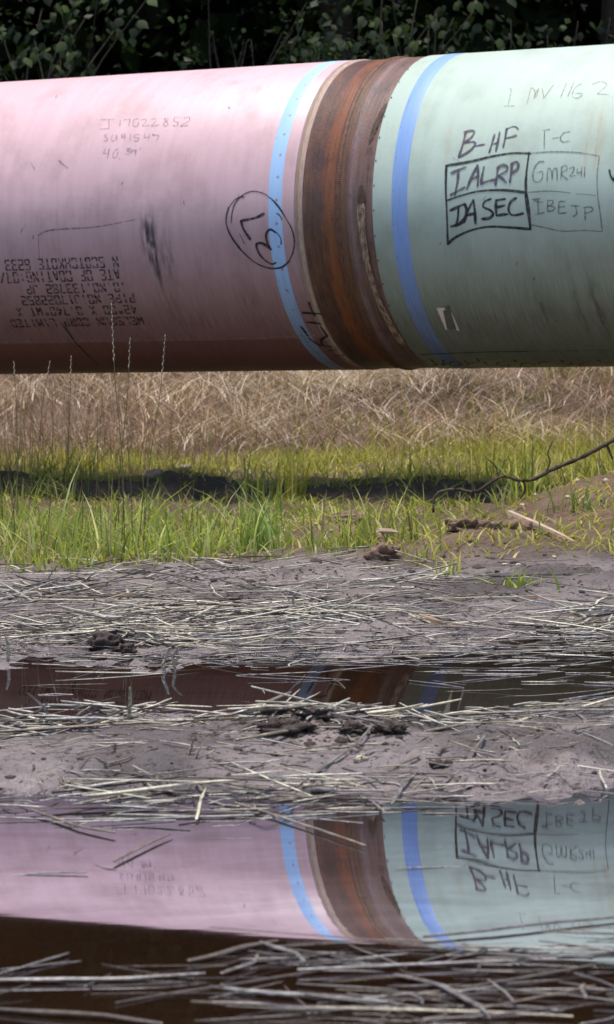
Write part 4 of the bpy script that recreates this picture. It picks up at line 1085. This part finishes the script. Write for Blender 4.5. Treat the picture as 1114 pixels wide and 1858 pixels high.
# the many small ones beyond, too small to pick apart
def litter(n, sx, sy, L, rad, lift, pal, head=.32):
    V = []; F = []; C = []; o = 0
    for k in range(n):
        x, y = sx(), sy(); l = R2.uniform(*L); a = R2.gauss(0, head)
        if R2.random() < .2: a = R2.uniform(0, 6.28)
        r = R2.uniform(*rad); v, f = SV[R2.randrange(10)]
        z0 = ground_top(x - math.cos(a) * l / 2, y - math.sin(a) * l / 2); z1 = ground_top(x + math.cos(a) * l / 2, y + math.sin(a) * l / 2)
        e = max(0, ground_top(x, y) - (z0 + z1) / 2); u = R2.random() * lift
        lx, ly, lz = v[:, 0] * l, v[:, 1] * r, v[:, 2] * r
        w = np.stack([x + lx * math.cos(a) - ly * math.sin(a), y + lx * math.sin(a) + ly * math.cos(a), (z0 + z1) / 2 + (z1 - z0) * v[:, 0] + e + lz + u + R2.gauss(0, .05) * lx], 1)
        c = np.array(R2.choice(pal)) * R2.uniform(.7, 1.2)
        V.append(w); C.append(np.broadcast_to(c, w.shape)); F += [tuple(i + o for i in q) for q in f]; o += len(w)
    return np.vstack(V), F, np.vstack(C)
PAL = [(.46, .41, .33), (.38, .33, .24), (.31, .28, .26), (.22, .18, .14), (.15, .115, .08), (.08, .06, .045)]
_cl = []
def clump_xy(specs):
    for (x0, sx, y0, sy, n, sp) in specs:
        for k in range(n): _cl.append((R2.gauss(x0, sx), R2.gauss(y0, sy), R2.gauss(0, .55), sp * R2.uniform(.5, 1.4)))
clump_xy([(-.26, .14, 4.84, .06, 7, .045), (.02, .08, 4.66, .05, 3, .04), (.2, .12, 4.80, .06, 4, .05), (-.12, .1, 4.02, .03, 2, .04), (-.34, .20, 6.42, .18, 44, .06), (-.55, .3, 7.2, .35, 22, .10), (.05, .25, 6.6, .3, 12, .08), (.45, .25, 6.35, .2, 10, .08), (-.3, .35, 7.8, .2, 8, .10), (-1.3, .35, 6.7, .4, 14, .10), (1.1, .3, 6.5, .3, 8, .10)])
def clumps(per, L, rad, pal):
    V = []; F = []; C = []; o = 0
    for cx, cy, ca, sp in _cl:
        for k in range(R2.randint(*per)):
            x, y = R2.gauss(cx, sp * 1.3), R2.gauss(cy, sp * .7); l = R2.uniform(*L); a = R2.gauss(ca, .5); r = R2.uniform(*rad); v, f = SV[R2.randrange(10)]
            if R2.random() < .08: a += R2.uniform(-1.5, 1.5)
            e = ground_top(x, y) - r * .8 + R2.random() ** 2.2 * .026; tl = R2.gauss(0, .13)
            lx, ly, lz = v[:, 0] * l, v[:, 1] * r, v[:, 2] * r
            w = np.stack([x + lx * math.cos(a) - ly * math.sin(a), y + lx * math.sin(a) + ly * math.cos(a), e + lz + tl * lx + r], 1)
            V.append(w); C.append(np.broadcast_to(np.array(R2.choice(pal)) * R2.uniform(.7, 1.2), w.shape)); F += [tuple(i + o for i in q) for q in f]; o += len(w)
    return np.vstack(V), F, np.vstack(C)
E_ = clumps((7, 14), (.05, .24), (.0015, .0036), [(.60, .54, .40), (.54, .47, .33), (.56, .51, .42), (.40, .37, .33), (.26, .22, .17), (.10, .075, .055), (.05, .038, .03)])
A = litter(150, lambda: R2.gauss(-.30, .34), lambda: R2.gauss(6.75, .45), (.04, .26), (.0012, .0028), .022, PAL)
B_ = litter(260, lambda: R2.gauss(-.45, .9), lambda: U(6.0, 8.1), (.03, .22), (.0010, .0024), .008, PAL)
C_ = litter(850, lambda: U(-.8, .8), lambda: R2.choice([R2.gauss(4.62, .22), U(4.15, 4.95), R2.gauss(4.08, .06), R2.gauss(5.95, .12)]), (.02, .11), (.0008, .0022), .006, PAL, .8)
D_ = litter(200, lambda: R2.choice([U(-.5, .5), U(-.05, .5)]), lambda: R2.choice([U(2.5, 3.0), R2.gauss(2.80, .08), R2.gauss(2.98, .03)]), (.02, .14), (.0006, .0016), .004, [(.20, .175, .16), (.13, .105, .09), (.07, .055, .045), (.30, .27, .25)], .55)
VV = []; FF = []; CC = []; o_ = 0
for v, f, c in (A, B_, C_, D_, E_):
    VV.append(v); CC.append(c); FF += [tuple(i + o_ for i in q) for q in f]; o_ += len(v)
tag(link("straw_litter", mesh_np("straw_litter", np.vstack(VV), FF, True, None, np.vstack(CC), [M_litter])), "fine broken straw strewn over the mud", None, None, "stuff")

# labels of the loose stalks: tone, length, where it lies; an ordinal only where nothing else tells two apart
def where(x, y, zone):
    px = 557 + x / y * FPX
    col = "below the pink half" if px < 520 else "below the rusty joint" if px < 700 else "below the green half"
    return col
ZS = ["in the rear straw heap", "on the mud mound", "in the brown channel", "at the mound's waterline", "in the nearest water", "on the channel's rear shore"]
by = {}
for o, zn, tn, l, x, y, a in LOOSE:
    sz = "stubby" if l < .085 else "short" if l < .14 else "long" if l < .22 else "extra-long"
    cr = " crosswise" if abs(math.sin(a)) > .6 else ""
    by.setdefault("%s %s%s straw %s %s" % (sz, TONES[tn][0], cr, ZS[zn], where(x, y, zn)), []).append((x / y, o))
ORD = ["leftmost", "second from left", "third from left", "fourth from left", "fifth from left", "sixth from left", "seventh from left", "eighth from left", "ninth from left", "tenth from left", "eleventh from left", "twelfth from left"]
for lb, lst in by.items():
    lst.sort(key=lambda q: q[0])
    for i, (_, o) in enumerate(lst): o['label'] = lb if len(lst) == 1 else lb + ", " + ORD[min(i, 11)]

# ------------------------------------------------------------------ clods, stones, root and wood
def lump(name, px, py, wpx, hpx, mat, label, cat, seed, rough=.3, group=None, sink=.25, zref=.02, depth=1.0):
    p = at_z(px, py, zref); z = float(terrain(p[0], p[1])); sc = p[1] / FPX
    a, b = wpx * sc / 2, hpx * sc / 2
    nu, nv = (14, 9) if 'clod' not in cat else (30, 18); V = []; r = np.random.default_rng(seed); off = r.uniform(0, 50)
    for j in range(nv):
        ph = -math.pi / 2 + math.pi * j / (nv - 1)
        for i in range(nu):
            th = 2 * math.pi * i / nu
            d = np.array([math.cos(ph) * math.cos(th), math.cos(ph) * math.sin(th), math.sin(ph)])
            q = 1 + rough * (float(vnoise(d[0] * 2 + off, d[1] * 2 + d[2] * 2.3, seed)) - .5) * 2 + rough * .6 * (float(vnoise(d[0] * 5 + off, d[1] * 5 - d[2] * 4, seed + 3)) - .5) * 2 + (rough * .55 * (float(vnoise(d[0] * 11 + off, d[1] * 9 - d[2] * 12, seed + 5)) - .5) * 2 if 'clod' in cat else 0)
            V.append(d * q * np.array([a, (a + b) / 2 * depth, b]))
    F = [(j * nu + i, j * nu + (i + 1) % nu, (j + 1) * nu + (i + 1) % nu, (j + 1) * nu + i) for j in range(nv - 1) for i in range(nu)]
    o = link(name, mesh_np(name, np.array(V), F, rough > .2, None, None, [mat]), None, (p[0], p[1], z + b * (1 - sink * 2)))
    o.rotation_euler = (0, 0, r.uniform(-.4, .4)); tag(o, label, cat, group); return o
M_clod = mat_bark("wet_dark_clod", (.045, .032, .028), (.10, .075, .066), 90)
def crumbs():
    r = np.random.default_rng(5); spots = [(500, 1338, 80, 16, 330), (575, 1322, 60, 14, 260), (645, 1340, 60, 12, 150), (700, 1345, 50, 12, 60), (190, 1160, 45, 16, 70), (382, 1283, 35, 10, 40), (470, 1060, 120, 12, 90), (850, 1080, 130, 14, 160), (1000, 1075, 90, 12, 90), (620, 1095, 120, 20, 90), (300, 1385, 250, 22, 150), (850, 1390, 170, 28, 190), (120, 1130, 160, 40, 120), (800, 1130, 220, 30, 160), (500, 1060, 320, 18, 160), (900, 1030, 150, 14, 160), (700, 1030, 60, 12, 60), (550, 1440, 120, 8, 60)]
    phi = (1 + 5 ** .5) / 2
    I = np.array([(-1, phi, 0), (1, phi, 0), (-1, -phi, 0), (1, -phi, 0), (0, -1, phi), (0, 1, phi), (0, -1, -phi), (0, 1, -phi), (phi, 0, -1), (phi, 0, 1), (-phi, 0, -1), (-phi, 0, 1)]) / 1.9
    FI = np.array([(0, 11, 5), (0, 5, 1), (0, 1, 7), (0, 7, 10), (0, 10, 11), (1, 5, 9), (5, 11, 4), (11, 10, 2), (10, 7, 6), (7, 1, 8), (3, 9, 4), (3, 4, 2), (3, 2, 6), (3, 6, 8), (3, 8, 9), (4, 9, 5), (2, 4, 11), (6, 2, 10), (8, 6, 7), (9, 8, 1)])
    V, F = [], []; o = 0
    for px, py, sx, sy, n in spots:
        for k in range(n):
            p = at_z(px + r.normal(0, sx), py + r.normal(0, sy), .012); z = float(terrain(p[0], p[1]))
            if z < .001: continue
            q = min(.013, .0012 + r.gamma(.9, .0019)) * (p[1] / 5.2)
            v = I * r.uniform(.55, 1.3, (12, 1)) * q * np.array([1.25, 1.1, .8])
            V.append(v + [p[0], p[1], z - q * .1]); F.append(FI + o); o += 12
    return np.vstack(V), np.vstack(F)
v, f = crumbs()
tag(link("mud_crumbs", mesh_np("mud_crumbs", v, f, False, None, None, [M_clod])), "dark crumbs of mud scattered over the mound and rear mud", None, None, "stuff")
M_clod2 = mat_bark("dry_red_clod", (.14, .085, .06), (.24, .155, .11), 50)
M_stone = mat_bark("pale_stone", (.42, .34, .24), (.60, .52, .40), 60)
M_stone2 = mat_bark("rosy_stone", (.30, .21, .17), (.46, .34, .28), 60)
lump("mud_clod", 190, 1160, 56, 32, M_clod, "dark crumbly mud clod in the front of the straw heap", "mud clod", 1, .55)
lump("mud_clod", 225, 1166, 40, 22, M_clod, "smaller dark clod leaning on the crumbly one in the heap", "mud clod", 2, .5)
lump("mud_clod", 382, 1283, 44, 22, M_clod, "dark clod on the mound's crest beside the channel", "mud clod", 3, .55)
lump("mud_clod", 505, 1338, 84, 30, M_clod, "broad dark crumbly clod in the middle of the mound", "mud clod", 4, .6)
lump("mud_clod", 572, 1327, 60, 24, M_clod, "dark clod right beside the broad one on the mound", "mud clod", 5, .6)
lump("mud_clod", 640, 1338, 46, 20, M_clod, "small dark clod near the orange pebble on the mound", "mud clod", 6, .6)
lump("mud_clod", 430, 1085, 70, 26, M_clod, "low dark clod on the rear mud below the tall bright tuft", "mud clod", 7, .5)
lump("mud_clod", 800, 1385, 40, 16, M_clod, "flat black flake of mud on the mound's right half", "mud clod", 8, .4)
lump("mud_clod", 590, 1092, 34, 16, M_clod, "small dark clod alone on the rear mud", "mud clod", 9, .5)
lump("mud_clod", 705, 1338, 60, 24, M_clod, "dark clod under the long slanting stalk on the mound", "mud clod", 10, .55)
lump("stone", 655, 1375, 27, 19, M_stone, "pale angular stone in the middle of the mud mound", "stone", 11, .35)
lump("pebble", 582, 1309, 14, 10, mat_bark("orange_pebble", (.45, .27, .12), (.58, .38, .2), 80), "small orange pebble on the mound's crest", "pebble", 12, .2)
lump("stone", 285, 891, 40, 18, M_stone2, "rosy flat stone on top of the dark soil step", "stone", 13, .25)
lump("stone", 335, 886, 24, 10, M_stone, "pale flat stone beside the rosy stone on the soil step", "stone", 14, .3)
lump("stone", 82, 984, 26, 12, M_stone, "pale stone at the mud edge under the bushy tuft", "stone", 15, .35)
lump("stone", 1036, 1106, 10, 8, M_stone, "tiny whitish stone on smooth mud near the rear shore", "stone", 16, .2)
bk = at_y(990, 722, 17.55)
o = lump("stone", 990, 880, 26, 15, M_stone, "yellowish square stone on the dry bank under the green pipe", "stone", 17, .4)
o.location = (bk[0], 17.55, float(terrain(bk[0], 17.55)) + .045); o.scale = (2, 2, 2)
lump("soil_clod", 630, 955, 80, 34, M_clod2, "smooth pinkish mound of soil in the front meadow", "soil clod", 21, .2, None, .42, .03)
lump("soil_clod", 850, 985, 77, 34, M_clod2, "reddish soil clod holding wood chips at the mud edge", "soil clod", 22, .6, None, .5, .03)
lump("soil_clod", 930, 978, 62, 30, M_clod2, "reddish soil clod under the wood splinter", "soil clod", 23, .6, None, .5, .03)
lump("soil_clod", 690, 1010, 60, 34, M_clod2, "small soil clod at the foot of the stump", "soil clod", 24, .55, None, .4, .03)
_pb = sorted([(985, 905), (1010, 880), (1040, 862), (1060, 890), (1075, 868), (1095, 845), (1104, 880), (1020, 905), (1048, 915), (1085, 905), (972, 918), (948, 928), (1066, 938), (1030, 935), (1100, 925), (915, 1003), (940, 1012), (1005, 990), (145, 982), (160, 990), (575, 948), (600, 958), (545, 880), (380, 900), (330, 920)])
_nm = [sum(1 for q in _pb if q[0] > 900 and q[0] <= a) if a > 900 else sum(1 for q in _pb if q[0] <= 900 and q[0] <= a) for a, _ in _pb]
for k, (px, py) in enumerate(_pb):
    lump("pebble", px, py, R2.uniform(7, 13), R2.uniform(5, 9), R2.choice([M_stone, M_stone2]), ("small pebble on the reddish dirt mound, %s from the left there" if px > 900 else "small pebble in the front grass, %s from the left there") % NTH[_nm[k] - 1], "pebble", 40 + k, .25, "pebbles on the brown dirt mound" if px > 900 else "pebbles in the grass", .25, .05)
M_root = mat_bark("dark_root", (.035, .024, .018), (.10, .07, .05), 45)
YR = 9.35
def root_pts(l, y=YR): return smooth_poly([at_y(a, b, y) for a, b in l], 5)
rp = root_pts([(786, 930), (788, 906), (800, 892), (830, 888), (862, 893), (884, 880), (912, 864), (945, 872), (972, 868), (1002, 852), (1050, 832), (1085, 814), (1114, 798), (1180, 762), (1260, 735)])
org = rp[0].copy()
e = empty("tree_root", tuple(org), "long dark curved root arching over the grass onto the dirt mound", "root")
V, F = [], []; n = len(rp); wob = np.array([.0 + .0012 * math.sin(i * 2.1) for i in range(n)])
tube_path(rp - org, np.linspace(.0036, .0068, n) + wob, 8, V, F); link("root", mesh_np("main_root", np.array(V), F, True, None, None, [M_root]), e).name = "main_root"
for pts, r0 in [([(990, 858), (998, 838), (994, 822), (1003, 800)], .0035), ([(950, 871), (952, 890), (944, 905)], .004), ([(905, 866), (898, 845), (880, 830)], .003), ([(858, 893), (857, 882), (852, 872)], .005), ([(1100, 804), (1108, 825), (1112, 835)], .005)]:
    q = root_pts(pts) - org; V, F = [], []; tube_path(q, np.linspace(r0, r0 * .45, len(q)), 6, V, F); link("side_root", mesh_np("side_root", np.array(V), F, True, None, None, [M_root]), e)
def wood_grain(name, a, b):
    t = NT(name); P = t.n("TexCoord").outputs["Object"]; mp = t.n("Mapping"); mp.inputs["Scale"].default_value = (14, 160, 160); t.t.links.new(P, mp.inputs[0])
    n = t.noise(mp.outputs[0], 1.0, 5, .6); t.principled(t.mix(t.maprange(n, .35, .65), a, b), .75, t.bump(n, .5, .004), .3); return t.m
M_wood = wood_grain("weathered_wood", (.30, .20, .13), (.48, .36, .26)); M_wood2 = wood_grain("brown_wood", (.16, .10, .065), (.30, .20, .13))
def chip(a, b, w, t_, mat, label, name="wood_splinter", dz=.02, cat="wood splinter"):
    p = at_z(*a, .04); q = at_z(*b, .04); p[2] = ground_top(*p[:2]) + dz; q[2] = ground_top(*q[:2]) + dz * .5
    d = Vector(q - p); L = d.length; V = []; r = random.Random(int(a[0]))
    n = 6
    for i in range(n):
        u = i / (n - 1); s = (.55 + .45 * math.sin(math.pi * min(1, u * 1.5 + .25))) * (1 if u < .8 else (1 - u) * 4 + .15) * r.uniform(.85, 1.1)
        y0 = r.uniform(-.1, .1) * w
        for (sy, sz) in ((-1, -1), (1, -1), (.8, 1), (-.7, .8)): V.append(((u - .5) * L, y0 + sy * w * s / 2, sz * t_ * s / 2 + r.uniform(-.1, .1) * t_))
    F = [(i * 4 + k, i * 4 + (k + 1) % 4, i * 4 + 4 + (k + 1) % 4, i * 4 + 4 + k) for i in range(n - 1) for k in range(4)] + [(3, 2, 1, 0), tuple((n - 1) * 4 + k for k in range(4))]
    o = link(name, mesh_np(name, np.array(V), F, False, None, None, [mat]), None, tuple((p + q) / 2)); o.rotation_mode = 'QUATERNION'; o.rotation_quaternion = d.to_track_quat('X', 'Z'); tag(o, label, cat)
chip((922, 950), (1045, 986), .020, .012, M_wood, "long tan wood splinter sloping over the reddish clod", dz=.035)
chip((845, 966), (905, 976), .035, .022, M_wood, "short tan wood chunk stuck in the reddish clod", dz=.03)
chip((1084, 898), (1150, 914), .05, .018, M_wood, "grey board end poking in beside the dirt mound", "board_end", .03, "board")
chip((936, 1060), (1125, 1058), .012, .008, M_wood2, "long dark stick lying on the rear mud", "stick", .008, "stick")
chip((240, 1070), (30, 1076), .012, .008, M_wood2, "long dark stick in the straw behind the heap", "stick", .010, "stick")
chip((750, 1092), (905, 1130), .010, .008, M_wood2, "dark stick half sunk in the mud under the small sprig", "stick", .004, "stick")
sp = at_z(690, 1008, .02); zt = float(terrain(sp[0], sp[1]))
e = empty("small_stump", (sp[0], sp[1], zt), "little broken wooden stump with a pale torn top at the mud edge", "stump")
V, F = [], []; tube_path([(0, 0, -.02), (.002, 0, .015), (-.002, .0, .034), (-.004, 0, .046)], [.022, .018, .015, .012], 9, V, F)
link("stump_base", mesh_np("stump_base", np.array(V), F, True, None, None, [M_wood2]), e)
V, F = [], []; tube_path([(-.018, 0, .040), (0, -.002, .050), (.030, -.004, .049), (.046, -.004, .046)], [.005, .009, .007, .003], 6, V, F)
link("torn_top", mesh_np("torn_top", np.array(V), F, False, None, None, [M_wood]), e)
